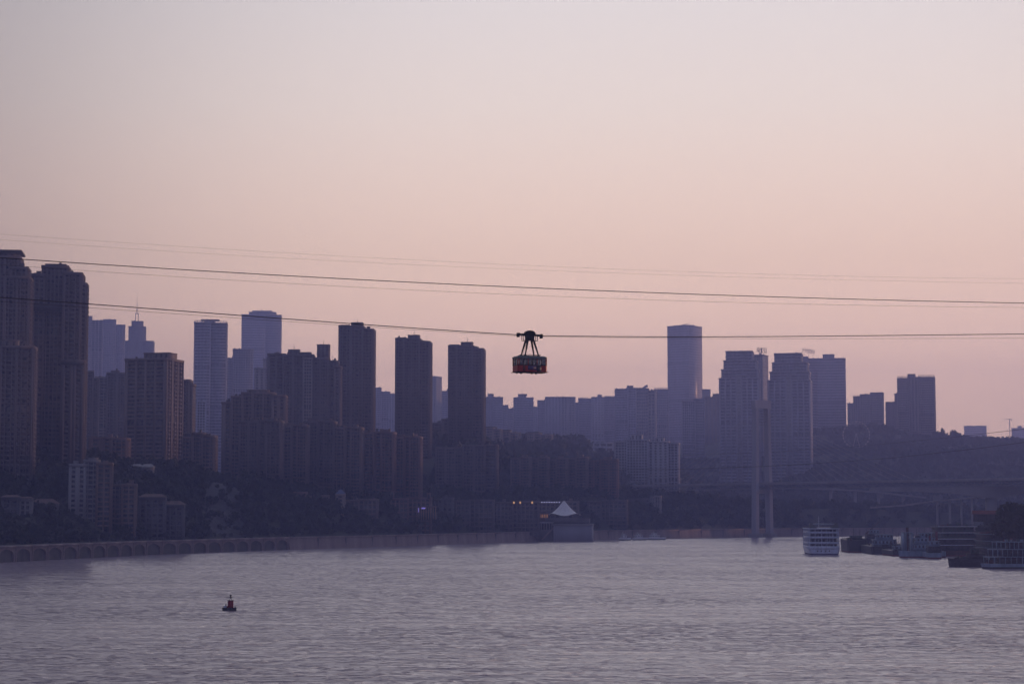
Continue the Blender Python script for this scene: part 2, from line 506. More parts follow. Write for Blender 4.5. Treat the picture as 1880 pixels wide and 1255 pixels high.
# ---------------------------------------------------------------- buildings
FOOT = []                     # (x, y, radius) kept free of trees
def face_map(face, x0, x1, y0, y1):
    if face == 'front':
        return (x0, x1), lambda a0, a1, o0, o1, z0, z1: (a0, a1, y0 - o1, y0 - o0, z0, z1)
    if face == 'right':
        return (y0, y1), lambda a0, a1, o0, o1, z0, z1: (x1 + o0, x1 + o1, a0, a1, z0, z1)
    return (y0, y1), lambda a0, a1, o0, o1, z0, z1: (x0 - o1, x0 - o0, a0, a1, z0, z1)
def facade(wall, band, balc, face, blk, z0, z1, st, fh, rng):
    (a0, a1), m = face_map(face, *blk)
    Ln = a1 - a0
    nf = max(1, int((z1 - z0) / fh))
    fz = [z1 - (k + 1) * fh for k in range(nf)]                # floor levels, from the roof down
    refuge = rng.randint(13, 17)
    def bands(b, c0, c1, o, h, every=1, dz=0.0, skip=True):
        for k, z in enumerate(fz):
            if k % every or (skip and k % refuge == refuge - 1):
                continue
            b.box(*m(c0, c1, -.05, o, z + dz, z + dz + h))
    def pier(c0, c1, o, top=0.0):
        wall.box(*m(c0, c1, -.05, o, z0, z1 + top))
    if st == 'office':
        bands(band, a0 + .02, a1 - .02, .30, fh * .42)
        pier(a0, a0 + 1.2, .5); pier(a1 - 1.2, a1, .5)
        n = max(2, round(Ln / 5.5))
        for k in range(1, n):
            c = a0 + Ln * k / n
            pier(c - .2, c + .2, .42)
    elif st == 'stripe':
        bands(band, a0 + .02, a1 - .02, .55, fh * .45)
        n = max(1, round(Ln / 9))
        for k in range(n + 1):
            c = a0 + 1 + (Ln - 2) * k / n
            pier(c - 1.0, c + 1.0, .75)
    elif st == 'grid':
        n = max(2, round(Ln / 4.2))
        for k in range(n + 1):
            c = a0 + .6 + (Ln - 1.2) * k / n
            pier(c - .55, c + .55, .6)
        bands(band, a0 + .02, a1 - .02, .45, fh * .36)
    elif st == 'fins':
        n = max(3, round(Ln / 3.2))
        for k in range(n + 1):
            c = a0 + .4 + (Ln - .8) * k / n
            pier(c - .4, c + .4, .8)
        bands(band, a0 + .02, a1 - .02, .25, fh * .40)
    elif st == 'plain':
        n = max(1, round(Ln / 7))
        wd = Ln / n
        for k in range(n):
            c = a0 + wd * k
            g = min(1.5, wd * .22)
            pier(c, c + wd * .5 - g, .5); pier(c + wd * .5 + g, c + wd, .5)
            bands(band, c + wd * .5 - g, c + wd * .5 + g, .35, fh * .48)
    elif st == 'glass':
        bands(band, a0 + .02, a1 - .02, .12, fh * .22)
        n = max(2, round(Ln / 4))
        for k in range(n + 1):
            c = a0 + .25 + (Ln - .5) * k / n
            pier(c - .2, c + .2, .22)
    else:                                                       # resi
        n = max(1, round(Ln / 9.5)); wd = Ln / n
        for k in range(n):
            c = a0 + wd * k; flip = (k % 2)
            seq = [('P', .09, .9), ('W', .17, 0), ('P', .07, .55), ('B', .30, 0), ('P', .07, .55), ('W', .17, 0), ('P', .13, 1.1)]
            if flip: seq = seq[::-1]
            for typ, fr, o in seq:
                e = c + wd * fr
                if typ == 'P': pier(c, e, o, .6 if o > 1 else 0)
                elif typ == 'W': bands(band, c, e, .35, fh * .46)
                else: bands(balc, c + .05, e - .05, 1.35, fh * .36)
                c = e
def block(root, blk, zb, zt, st, wallm, glass, fh, rng, name='wing', near=True):
    """one volume of a building: glazed core > piers, banding, balconies, parapet"""
    x0, x1, y0, y1 = blk
    core = MB().box(x0, x1, y0, y1, zb, zt).build(name, glass, root)
    wall, band, balc = MB(), MB(), MB()
    sts = st if isinstance(st, tuple) else (st, st)
    for face in ('front', 'left', 'right'):
        facade(wall, band, balc, face, blk, zb, zt, sts[0] if face == 'front' else sts[1], fh, rng)
    wall.build('pier', wallm, core, 'stuff')
    band.build('floor_band', wallm, core, 'stuff')
    balc.build('balcony', wallm, core, 'stuff')
    p = MB(); e = .95 if zt - zb > 60 else .62
    h = zt + 1.5
    p.box(x0 - e, x1 + e, y0 - e, y0 + .3, zt - .6, h).box(x0 - e, x1 + e, y1 - .3, y1 + e, zt - .6, h).box(x0 - e, x0 + .3, y0 + .3, y1 - .3, zt - .6, h).box(x1 - .3, x1 + e, y0 + .3, y1 - .3, zt - .6, h)
    p.box(x0 + .3, x1 - .3, y0 + .3, y1 - .3, zt - .3, zt + .12)
    p.build('parapet', wallm, core)
    if x1 - x0 > 7 and y1 - y0 > 8 and zt - zb > 20:
        for q in range(rng.randint(1, 3)):
            a, c_, h = rng.uniform(x0 + 2, x1 - 2), rng.uniform(y0 + 2, y0 + (y1 - y0) * .5), rng.uniform(1.6, 4.2)
            if rng.random() < .5:
                MB().lathe((a, c_, zt), [(1.0, 0), (1.0, h), (.6, h + .4), (.1, h + .5)], 8).build('roof_tank', METAL, core)
            elif rng.random() < .6:
                MB().box(a - 1.6, a + 1.6, c_ - 1.2, c_ + 1.2, zt, zt + h).box(a - 1.8, a + 1.8, c_ - 1.4, c_ + 1.4, zt + h, zt + h + .25).build('plant_room', wallm, core)
            else:
                MB().tube((a, c_, zt), (a, c_, zt + h * 2.6), .16, .07, 5).build('antenna', METAL, core)
    return core
def housing(root, blk, z0, z1, wallm):
    x0, x1, y0, y1 = blk
    b = MB().box(x0, x1, y0, y1, z0, z1 - .5).box(x0 - .35, x1 + .35, y0 - .35, y1 + .35, z1 - .5, z1)
    n = max(1, int((x1 - x0) / 4))
    o = b.build('roof_housing', wallm, root)
    lv = MB()
    for k in range(n):
        c = x0 + (x1 - x0) * (k + .5) / n
        lv.box(c - .8, c + .8, y0 - .12, y0 + .1, z0 + .8, max(z0 + 1.2, z1 - 1.4))
    lv.build('louvre', METAL, o, 'stuff')
    return o
def crown_frame(root, blk, z0, z1, wallm):
    x0, x1, y0, y1 = blk
    b = MB(); t = .7
    n = max(2, round((x1 - x0) / 4.5))
    for k in range(n + 1):
        c = x0 + t / 2 + (x1 - x0 - t) * k / n
        for y in (y0, y1 - t):
            b.box(c - t / 2, c + t / 2, y + .02, y + t - .02, z0, z1 - t)
    for y in (y0, y1 - t):
        b.box(x0 - .2, x1 + .2, y, y + t, z1 - t, z1)
    for c in (x0, x1 - t):
        b.box(c, c + t, y0 + t, y1 - t, z1 - t + .03, z1 - .03)
    return b.build('crown_frame', wallm, root, 'stuff')
NB = [0]
def bld(name, label, cat, D, yaw, wall, blocks, roof=(), group=None, fh=3.2, glass=None, base=None):
    """blocks: (x0, x1, ytop, setback, depth, style) in photograph columns/rows at distance D, setbacks in metres.
    roof: ('box', x0, x1, ybottom, ytop, setback, depth) ('mast', x, ybottom, ytop) ('frame', x0, x1, ybottom, ytop, setback, depth) ('slab', x0, x1, ybottom, ytop, setback, depth)"""
    ks = fd(D) / D; D = fd(D); fh *= ks
    blocks = [(b[0], b[1], b[2], b[3] * ks, b[4] * ks, *b[5:]) for b in blocks]
    roof = [(*e[:5], e[5] * ks, e[6] * ks) if len(e) > 5 else e for e in roof]
    NB[0] += 1
    rng = random.Random(NB[0])
    wallm = W[wall] if isinstance(wall, str) else wall
    glass = glass or GLASS
    xa, xb = min(b[0] for b in blocks), max(b[1] for b in blocks)
    yt = min(b[2] for b in blocks)
    dep = max(b[3] + b[4] for b in blocks)
    c = at((xa + xb) / 2, yt, D)
    az = math.atan2(c.x, c.y)
    ang = -az - R(yaw)
    g = min(gz(c.x + dx, c.y + dy) for dx in (-12, 12) for dy in (0, dep))
    zb = (g if g > 0 else WALL_TOP) - 3 if base is None else base
    root = empty(name, (c.x, c.y, zb), ang, label, cat, group)
    FOOT.append((c.x, c.y + dep / 2, max((xb - xa) * D / F, dep) / 2 + 2))
    k = 1 / math.cos(R(yaw))
    def lx(px, y): return (at(px, y, D).x - at((xa + xb) / 2, y, D).x) * k * math.cos(az)
    def lz(y): return at(0, y, D).z - zb
    for i, b in enumerate(blocks):
        block(root, (lx(b[0], b[2]), lx(b[1], b[2]), b[3], b[3] + b[4]), 0.0, lz(b[2]) - 1.5, b[5], W[b[6]] if len(b) > 6 else wallm, glass, fh, rng, 'tower' if i == 0 else 'wing')
    for e in roof:
        if e[0] == 'box':
            housing(root, (lx(e[1], e[4]), lx(e[2], e[4]), e[5], e[5] + e[6]), lz(e[3]) - 2.2, lz(e[4]), wallm)
        elif e[0] == 'frame':
            crown_frame(root, (lx(e[1], e[4]), lx(e[2], e[4]), e[5], e[5] + e[6]), lz(e[3]) - 2, lz(e[4]), wallm)
        elif e[0] == 'slab':
            MB().box(lx(e[1], e[4]), lx(e[2], e[4]), e[5], e[5] + e[6], lz(e[3]), lz(e[4])).build('roof_slab', METAL, root)
        elif e[0] == 'mast':
            x, zt, z0 = lx(e[1], e[3]), lz(e[3]), lz(e[2]) - 3
            MB().tube((x, 6, z0), (x, 6, zt), .35, .12, 6).build('mast', METAL, root)
    return root
def corner(name, label, cat, D, x0, x1, yt, r, split, wall, st, roof=(), group=None, fh=3.2, glass=None, side_wall=None):
    """two visible faces: r > 0 shows the right face over the last (1-split) of the width, r < 0 the left one over the first part"""
    ks = fd(D) / D; D = fd(D); fh *= ks
    NB[0] += 1
    rng = random.Random(NB[0])
    wallm = W[wall]; glass = glass or GLASS
    Wd = (x1 - x0) * D / F
    a = R(abs(r))
    w, d = split * Wd / math.cos(a), (1 - split) * Wd / math.sin(a)
    c = at((x0 + x1) / 2, yt, D)
    az = math.atan2(c.x, c.y)
    half = (w * math.sin(a) + d * math.cos(a)) / 2
    cy = c.y + half
    cxx = c.x * cy / c.y
    g = min(gz(cxx + dx, cy + dy) for dx in (-12, 12) for dy in (-half, half))
    zb = (g if g > 0 else WALL_TOP) - 3
    root = empty(name, (cxx, cy, zb), -az - R(r), label, cat, group)
    FOOT.append((cxx, cy, max(w, d) / 2 + 3))
    lz = lambda y: at(0, y, c.y).z - zb
    blk = (-w / 2, w / 2, -d / 2, d / 2)
    block(root, blk, 0, lz(yt) - 1.5, st, wallm, glass, fh, rng, 'tower')
    for e in roof:                                            # fractions of w and d
        q = (-w / 2 + e[1] * w, -w / 2 + e[2] * w, -d / 2 + e[3] * d, -d / 2 + e[4] * d)
        if e[0] == 'box': housing(root, q, lz(yt) - 1.5, lz(e[5]), wallm)
        elif e[0] == 'frame': crown_frame(root, q, lz(yt) - 1.5, lz(e[5]), wallm)
        elif e[0] == 'slab': MB().box(*q, lz(e[5]) - .7, lz(e[5])).build('roof_slab', METAL, root)
        elif e[0] == 'tier': block(root, q, lz(yt) - 1.5, lz(e[5]) - 1.5, st, wallm, glass, fh, rng, 'upper_tier')
        elif e[0] == 'mast': MB().tube((q[0], q[2], lz(yt) - 2), (q[0], q[2], lz(e[5])), .4, .12, 6).build('mast', METAL, root)
    return root, (w, d), lz

AT, OT, AB, OB = 'apartment_tower', 'office_tower', 'apartment_block', 'office_block'
ab = 'apartment tower'; ob = 'office tower'; bb = 'apartment block'
# --- left cluster
bld(AT, 'tallest tower at the left edge, a flat slab roof oversailing its stepped top', ab, 1400, 6, 'umber',
    [(-45, 33, 466, 8, 26, 'resi'), (20, 50, 488, 3, 22, 'resi'), (-12, 55, 506, 0, 24, 'resi')], [('slab', -48, 38, 460, 456, 6, 30), ('box', -20, 24, 466, 459, 12, 16)])
bld(AT, 'shorter dark tower at the left edge standing before the slab-roofed one', ab, 1345, 6, 'umber',
    [(-30, 62, 634, 0, 20, 'resi')], [('box', -20, 31, 634, 622, 4, 12)])
bld(AT, 'broad dark twin-winged tower right of the slab-roofed tower, top block off centre', ab, 1440, 5, 'umber',
    [(118, 150, 499, 0, 26, 'resi'), (53, 80, 500, 8, 22, 'fins'), (76, 122, 484, 10, 24, 'fins'), (148, 158, 517, 4, 18, 'resi'), (117, 158.5, 660, -1.2, 5, 'plain')],
    [('box', 80, 118, 484, 480, 14, 14), ('slab', 56, 119, 570, 556, 5.5, 6), ('slab', 116, 159, 669, 664, -2.4, 6)])
bld(AT, 'pale grey ribbed tower showing just right of the broad twin-winged tower', ab, 3000, 0, 'pale', [(156, 169, 580, 0, 22, 'fins'), (168, 189, 587, 3, 26, 'stripe')])
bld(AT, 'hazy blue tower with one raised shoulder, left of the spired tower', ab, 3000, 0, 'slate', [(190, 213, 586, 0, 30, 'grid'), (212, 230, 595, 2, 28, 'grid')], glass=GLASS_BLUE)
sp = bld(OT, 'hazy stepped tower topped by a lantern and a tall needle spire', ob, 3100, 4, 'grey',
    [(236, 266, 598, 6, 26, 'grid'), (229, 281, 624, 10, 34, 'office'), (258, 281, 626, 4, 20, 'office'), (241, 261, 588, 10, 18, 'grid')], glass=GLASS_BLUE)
bld(AT, 'dark mid-height tower squeezed behind the broad twin-winged tower', ab, 2000, 0, 'dark', [(158, 171, 680, 0, 20, 'resi'), (169, 180, 692, 3, 20, 'resi')])
bld(AT, 'dim pair of joined apartment slabs left of the sunlit-cornered tower', ab, 2100, 0, 'dark', [(197, 234, 683, 0, 24, 'resi'), (176, 199, 691, 3, 24, 'resi', 'grey'), (205, 218, 679, 6, 12, 'plain')])
corner(AT, 'dark brown tower with a sunset-lit right side and a drum on its roof', ab, 1600, 232, 336, 656, 26, .70, 'brown', ('stripe', 'resi'),
       [('box', .36, .98, .2, .7, 645)])
bld(AT, 'slim dark tower edge right of the sunset-lit tower', ab, 1800, 10, 'umber', [(333, 347, 696, 0, 16, 'resi'), (345, 352, 703, 3, 16, 'plain')])
bld(AT, 'blue hazy low tower at the foot of the helipad tower', ab, 2350, 0, 'steel', [(351, 362, 730, 0, 20, 'fins'), (361, 378, 735, 4, 22, 'grid')])
bld(AB, 'brown apartment block with three stepped fronts right of the sunset-lit tower', bb, 1640, 8, 'brown', [(335, 354, 801, 0, 18, 'resi'), (353, 373, 793, 3, 20, 'resi'), (371, 393, 798, 1, 18, 'resi')])
bld(AB, 'low brown block tucked between the two big left towers', bb, 1540, 8, 'red', [(163, 186, 802, 2, 18, 'plain'), (184, 206, 801, 5, 18, 'plain'), (204, 233, 803, 1, 18, 'resi')])
bld(AB, 'pale narrow apartment slab with a blank blue-white flank on the lower hillside', bb, 1340, 4, 'grey', [(128, 158, 851, 0, 14, 'plain'), (154, 180, 843, 2, 16, 'resi', 'grey'), (178, 205, 848, 0, 15, 'grid', 'sand')], [('box', 160, 178, 843, 839, 5, 6)])
bld(AB, 'short apartment block with two orange-tinted window stacks beside the pale slab', bb, 1350, 4, 'umber', [(205, 226, 888, 4, 14, 'resi', 'brown'), (224, 249, 887, 0, 14, 'grid', 'sand')])
# --- centre left
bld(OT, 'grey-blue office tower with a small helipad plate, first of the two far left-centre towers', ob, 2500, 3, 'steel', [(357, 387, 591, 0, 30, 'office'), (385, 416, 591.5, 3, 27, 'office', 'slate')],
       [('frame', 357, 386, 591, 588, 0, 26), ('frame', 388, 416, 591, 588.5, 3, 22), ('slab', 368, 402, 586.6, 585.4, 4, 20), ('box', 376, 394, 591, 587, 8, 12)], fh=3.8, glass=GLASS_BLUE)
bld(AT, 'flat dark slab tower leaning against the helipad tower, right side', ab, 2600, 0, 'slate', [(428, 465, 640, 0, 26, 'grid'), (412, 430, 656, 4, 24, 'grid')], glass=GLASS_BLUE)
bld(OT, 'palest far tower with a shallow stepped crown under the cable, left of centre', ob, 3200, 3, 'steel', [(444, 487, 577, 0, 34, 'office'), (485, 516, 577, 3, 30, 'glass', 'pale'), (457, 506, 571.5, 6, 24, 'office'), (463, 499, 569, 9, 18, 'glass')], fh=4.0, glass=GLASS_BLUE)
bld(AT, 'dull grey tower top peeping between the stepped-crown tower and the dark pair', ab, 2400, 0, 'grey', [(468, 494, 675, 0, 24, 'plain'), (484, 496, 657, 6, 20, 'plain')])
bld(AT, 'dark wide tower with a raised lift box, left half of the joined dark pair', ab, 1960, 4, 'dark',
    [(492, 522, 648, 3, 26, 'stripe'), (520, 575, 650, 0, 26, 'resi'), (558, 573, 656, -1.5, 8, 'fins', 'grey')], [('box', 528, 549, 649, 640, 6, 12), ('box', 550, 570, 649, 645, 6, 12), ('mast', 539, 640, 630)])
bld(AT, 'dark tower with a tall square roof block, right half of the joined dark pair', ab, 1960, 4, 'dark',
    [(574, 602, 656, 0, 26, 'resi'), (600, 619, 661, 3, 24, 'resi'), (613, 625, 671, 1, 20, 'plain', 'umber')], [('box', 581, 604, 656, 631, 5, 14), ('mast', 593, 631, 622)])
G3 = 'three slim near-identical dark towers in a row'
for i, (x0, x1, yt, D, lab) in enumerate([(623, 684, 597, 2000, 'slim dark tower with a low roof box, leftmost and tallest of three alike'),
                                           (727, 788, 620, 2060, 'slim dark tower with a low roof box, middle one of three alike'),
                                           (824, 886, 633, 2120, 'slim dark tower with a low roof box, nearest the cable car of three alike')]):
    w = x1 - x0
    bld(AT, lab, ab, D, 6, 'dark', [(x0, x0 + .70 * w, yt, 0, 26, 'resi'), (x0 + .68 * w, x1, yt + 5.5, 2, 24, 'resi', 'umber')],
        [('box', x0 + .34 * w, x0 + .68 * w, yt, yt - 6.5, 5, 13), ('mast', x0 + .53 * w, yt - 6, yt - 15), ('frame', x0 + .02 * w, x0 + .3 * w, yt, yt - 1.5, 2, 10)], group=G3)
bld(AB, 'dark block with an arched stepped roofline and a glowing right corner below the dark pair', bb, 1760, 5, 'brown',
    [(408, 428, 737, 2, 24, 'plain'), (426, 446, 726, 0, 26, 'resi'), (444, 502, 719, 3, 26, 'resi'), (500, 523, 724, 0, 26, ('plain', 'resi'))], [('box', 452, 492, 719, 714, 8, 10)])
G6 = 'row of brown apartment blocks above the waterfront shops'
for x0, x1, yt, D, st, wl, lab in [
        (440, 516, 770, 1700, 'resi', 'umber', 'leftmost block of the brown waterfront row, widest front, flat dark top'),
        (515, 563, 778, 1720, 'resi', 'brown', 'second block from the left in the brown waterfront row'),
        (562, 613, 771, 1740, 'resi', 'umber', 'third block of the brown waterfront row, red roof boxes on top'),
        (612, 662, 782, 1740, 'resi', 'brown', 'fourth block of the brown waterfront row, below the tallest slim tower'),
        (661, 722, 791, 1760, 'resi', 'red', 'fifth block of the brown waterfront row, warm lit window stack'),
        (721, 770, 799, 1780, 'resi', 'red', 'rightmost block of the brown waterfront row, beside the middle slim tower')]:
    w = x1 - x0
    bld(AB, lab, bb, D, 7, wl, [(x0, x0 + .42 * w, yt + 2, 2, 20, st), (x0 + .40 * w, x0 + .66 * w, yt, 5, 18, 'plain'), (x0 + .64 * w, x1, yt + 1, 0, 20, st)],
        [('box', x0 + .2 * w, x0 + .36 * w, yt + 2, yt - 2, 6, 8), ('box', x0 + .7 * w, x0 + .86 * w, yt + 1, yt - 3, 5, 8)], group=G6, fh=3.0)
corner(OT, 'pale slim tower with a pink lit right face between two slim dark towers', ob, 2900, 788, 811, 690, 24, .55, 'pale', 'plain')
bld(AT, 'hazy low tower right of the pink-faced slim tower', ab, 3000, 0, 'slate', [(810, 822, 717, 0, 22, 'grid'), (821, 828, 713, 4, 18, 'grid')])
bld(AB, 'hazy stepped blocks between the first two slim dark towers', bb, 3000, 0, 'slate', [(685, 700, 711, 0, 24, 'grid'), (698, 716, 718, 3, 24, 'grid'), (714, 729, 722, 1, 24, 'plain')])
bld(AB, 'wide plain dark block at the foot of the third slim tower', bb, 1960, 4, 'umber', [(800, 852, 820, 2, 22, 'resi'), (850, 890, 816, 0, 24, 'resi'), (887, 912, 815, 3, 20, 'stripe')])
bld(AB, 'small dark block among trees between the second and third slim towers', bb, 2160, 0, 'dark', [(792, 813, 775, 0, 18, 'resi'), (811, 826, 768, 3, 16, 'plain')])
# --- far centre row
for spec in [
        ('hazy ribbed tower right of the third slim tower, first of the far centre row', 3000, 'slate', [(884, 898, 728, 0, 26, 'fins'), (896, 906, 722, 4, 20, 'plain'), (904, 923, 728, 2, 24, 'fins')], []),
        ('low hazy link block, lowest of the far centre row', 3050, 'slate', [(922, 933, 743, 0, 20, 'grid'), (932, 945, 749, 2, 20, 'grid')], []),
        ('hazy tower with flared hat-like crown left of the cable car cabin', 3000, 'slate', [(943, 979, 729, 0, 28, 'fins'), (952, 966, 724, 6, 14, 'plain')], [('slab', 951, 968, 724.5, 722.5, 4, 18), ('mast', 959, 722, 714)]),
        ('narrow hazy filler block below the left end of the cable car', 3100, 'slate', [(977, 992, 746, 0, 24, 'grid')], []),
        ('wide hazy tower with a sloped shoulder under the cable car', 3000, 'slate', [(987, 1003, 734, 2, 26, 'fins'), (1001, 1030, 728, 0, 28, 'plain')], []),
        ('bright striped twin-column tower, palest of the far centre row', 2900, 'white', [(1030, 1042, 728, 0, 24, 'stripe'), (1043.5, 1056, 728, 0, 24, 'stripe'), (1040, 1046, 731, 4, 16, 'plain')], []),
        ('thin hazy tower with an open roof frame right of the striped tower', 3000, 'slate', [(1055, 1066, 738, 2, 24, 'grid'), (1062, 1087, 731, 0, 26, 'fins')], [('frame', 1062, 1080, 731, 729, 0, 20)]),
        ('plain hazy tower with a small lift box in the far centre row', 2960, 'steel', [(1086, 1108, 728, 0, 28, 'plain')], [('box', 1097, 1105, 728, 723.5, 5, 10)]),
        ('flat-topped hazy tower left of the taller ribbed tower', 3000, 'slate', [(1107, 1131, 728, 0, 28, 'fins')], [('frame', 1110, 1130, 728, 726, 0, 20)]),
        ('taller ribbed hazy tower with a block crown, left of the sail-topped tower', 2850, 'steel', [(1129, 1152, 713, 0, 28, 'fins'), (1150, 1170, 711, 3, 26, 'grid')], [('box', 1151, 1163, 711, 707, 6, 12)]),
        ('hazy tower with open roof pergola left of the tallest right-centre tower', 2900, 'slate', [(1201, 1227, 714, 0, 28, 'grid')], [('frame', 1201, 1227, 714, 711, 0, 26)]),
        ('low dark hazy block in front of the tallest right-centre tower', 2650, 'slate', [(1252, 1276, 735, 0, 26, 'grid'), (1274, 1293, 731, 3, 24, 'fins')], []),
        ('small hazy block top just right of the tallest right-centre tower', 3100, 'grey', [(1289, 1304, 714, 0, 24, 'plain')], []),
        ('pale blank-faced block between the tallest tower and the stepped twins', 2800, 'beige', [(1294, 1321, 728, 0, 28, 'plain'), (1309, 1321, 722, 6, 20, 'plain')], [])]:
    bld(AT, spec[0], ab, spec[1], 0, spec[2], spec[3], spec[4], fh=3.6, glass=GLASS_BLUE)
def sail():
    r = bld(AT, 'hazy tower with a slanted sail-like roof fin and exposed frame grid', ab, 2700, 3, 'pale', [(1168, 1190, 712, 0, 28, 'grid'), (1188, 1203, 716, 2, 26, 'stripe')], fh=4.4, glass=GLASS_BLUE)
    D = fd(2700)
    p = [at(x, y, D) for x, y in ((1173, 714), (1188, 705), (1189, 708), (1178, 716))]
    x = [(q - Vector(r.location)) for q in p]
    M = Matrix.Rotation(-r.rotation_euler.z, 4, 'Z')
    a = [M @ q for q in x]
    vs_ = [(q.x, 4, q.z) for q in a] + [(q.x, 18, q.z) for q in a]
    MB().poly(vs_, [(0, 1, 2, 3), (7, 6, 5, 4), (0, 4, 5, 1), (1, 5, 6, 2), (2, 6, 7, 3), (3, 7, 4, 0)]).build('roof_fin', W['steel'], r)
sail()
tt, (tw, td), lz = corner(OT, 'tallest right-centre tower, square glass shaft with a small crane on top', ob, 3150, 1225, 1289, 596, 32, .62, 'steel', ('fins', 'glass'),
       [('box', .2, .8, .2, .8, 594.5)], fh=4.0, glass=GLASS_BLUE)
crn = MB().tube((0, 0, lz(598)), (0, 0, lz(592)), .8, .8, 6).tube((-8, 0, lz(593)), (16, 0, lz(590.5)), .7, .45, 6).build('roof_crane', METAL, tt)
bld(AB, 'white gridded apartment block by the bridge approach, left one of two', bb, 2300, 5, 'white', [(1128, 1152, 809, 4, 22, 'grid', 'pale'), (1150, 1189, 806, 0, 24, 'grid')], [('box', 1158, 1178, 806, 797, 6, 12)])
bld(AB, 'white gridded apartment block by the bridge approach, right one with dark window columns', bb, 2300, 5, 'white', [(1190, 1226, 809, 0, 24, 'plain'), (1224, 1244, 812, 5, 20, 'grid', 'slate')], [('box', 1202, 1218, 809, 803, 6, 10)])
G5 = 'low brown riverside blocks right of centre'
for x0, x1, yt, D, lab in [(938, 973, 838, 2060, 'leftmost low brown block right of the wide plain one'), (972, 1006, 838, 2070, 'second low brown block, left of the tent canopy'),
                           (1004, 1040, 840, 2080, 'third low brown block, directly behind the white tent canopy'), (1039, 1077, 838, 2090, 'fourth low brown block, right behind the tent canopy'),
                           (1076, 1132, 842, 2100, 'rightmost and widest low brown block, next to the white gridded blocks')]:
    w = x1 - x0
    bld(AB, lab, bb, D, 5, 'brown' if x0 < 1070 else 'red', [(x0, x0 + .5 * w, yt + 2, 2, 18, 'resi'), (x0 + .48 * w, x1, yt, 0, 20, 'resi')], [('box', x0 + .55 * w, x0 + .8 * w, yt, yt - 4, 5, 9)], group=G5, fh=3.0)
G7 = 'small balconied hilltop houses in the centre'
for x0, x1, yt, D, lab in [(889, 919, 784, 2320, 'hilltop balconied house beside the third slim tower'), (918, 952, 790, 2330, 'lower hilltop balconied house in the middle of three'), (969, 1012, 794, 2330, 'widest hilltop balconied house, below the cable car')]:
    bld('hilltop_house', lab, 'house', D, 6, 'beige', [(x0, (x0 + x1) / 2 + 1, yt, 0, 16, 'resi'), ((x0 + x1) / 2, x1, yt + 3, 2, 14, 'resi')], [('slab', x0 - 1, x0 + 20, yt, yt - 1.5, -1, 16)], group=G7)
bld('hall', 'long flat-roofed pale hall on the slope behind the brown riverside blocks', 'hall', 2420, 0, 'slate', [(1054, 1126, 812, 0, 40, 'stripe'), (1056, 1110, 808, 8, 26, 'plain')], fh=6)
# --- right
def stepped(x0, xt0, xt1, x1, yt, lab):
    bld(OT, lab, ob, 2480, 4, 'slate',
        [(xt0, xt1, yt, 6, 34, 'office'), (x0, x1, yt + 50, 0, 40, 'stripe'), (x0 + 4, x1 - 2, yt + 34, 2, 38, 'office'), (x0 + 8, x1 - 5, yt + 17, 4, 36, 'office'), ((x0 + x1) / 2 - 3, (x0 + x1) / 2 + 4, yt + 45, -2.2, 10, 'fins', 'white')],
        fh=4.0, glass=GLASS_BLUE)
stepped(1320, 1332, 1380, 1392, 643, 'stepped dark tower, left one of the twins behind the bridge pylon')
stepped(1409, 1421, 1470, 1486, 647, 'stepped dark tower, right one of the twins behind the bridge pylon')
s1 = corner(OT, 'slab tower with a peach sunlit right side and a two-character roof sign', ob, 2620, 1378, 1410, 650, 18, .68, 'pale', ('glass', 'plain'), fh=3.8, glass=GLASS_BLUE)
s2 = bld(OT, 'hazy blue slab with a three-character roof sign behind the right stepped twin', ob, 2900, 2, 'steel', [(1466, 1483, 654, 0, 30, 'glass'), (1480, 1501, 657, 3, 30, 'glass')], fh=4, glass=GLASS_BLUE)
bld(OT, 'broad flat hazy tower with a low roof box right of the stepped twins', ob, 2880, 2, 'steel', [(1500, 1551, 657, 0, 34, 'glass')], [('box', 1510, 1531, 657, 649, 8, 14)], fh=4, glass=GLASS_BLUE)
bld(AT, 'stepped apartment tower behind the ferris wheel', ab, 2850, 4, 'grey', [(1598, 1620, 720, 0, 26, 'fins'), (1579, 1600, 723, 2, 26, 'grid'), (1566, 1581, 727, 4, 24, 'grid'), (1555, 1568, 739, 6, 22, 'plain')], [('frame', 1566, 1582, 727, 725, 4, 20)])
bld(AT, 'short narrow tower left of the broad hilltop tower on the right', ab, 2800, 4, 'umber', [(1626, 1645, 737, 0, 22, 'resi'), (1642, 1650, 722, 5, 16, 'plain')])
bld(AT, 'broad hilltop tower with vertical ribs and an open roof comb on the right', ab, 2720, 4, 'grey', [(1647, 1668, 693, 2, 26, 'fins'), (1666, 1690, 691, 5, 26, 'plain'), (1688, 1714, 692, 0, 28, 'fins')],
    [('box', 1665, 1679, 691, 685, 9, 10), ('frame', 1647, 1666, 693, 689.5, 2, 22), ('frame', 1686, 1714, 692, 688.5, 0, 24)])
bld(OB, 'far pale flat-topped block behind the hilltop trees on the right', 'office block', 4600, 0, 'white', [(1770, 1811, 781, 0, 60, 'grid')], fh=5)
bld(OB, 'far pale block at the right edge below the construction crane', 'office block', 4600, 0, 'pale', [(1857, 1895, 785, 0, 60, 'grid')], [('box', 1868, 1876, 785, 781, 10, 20)], fh=5)
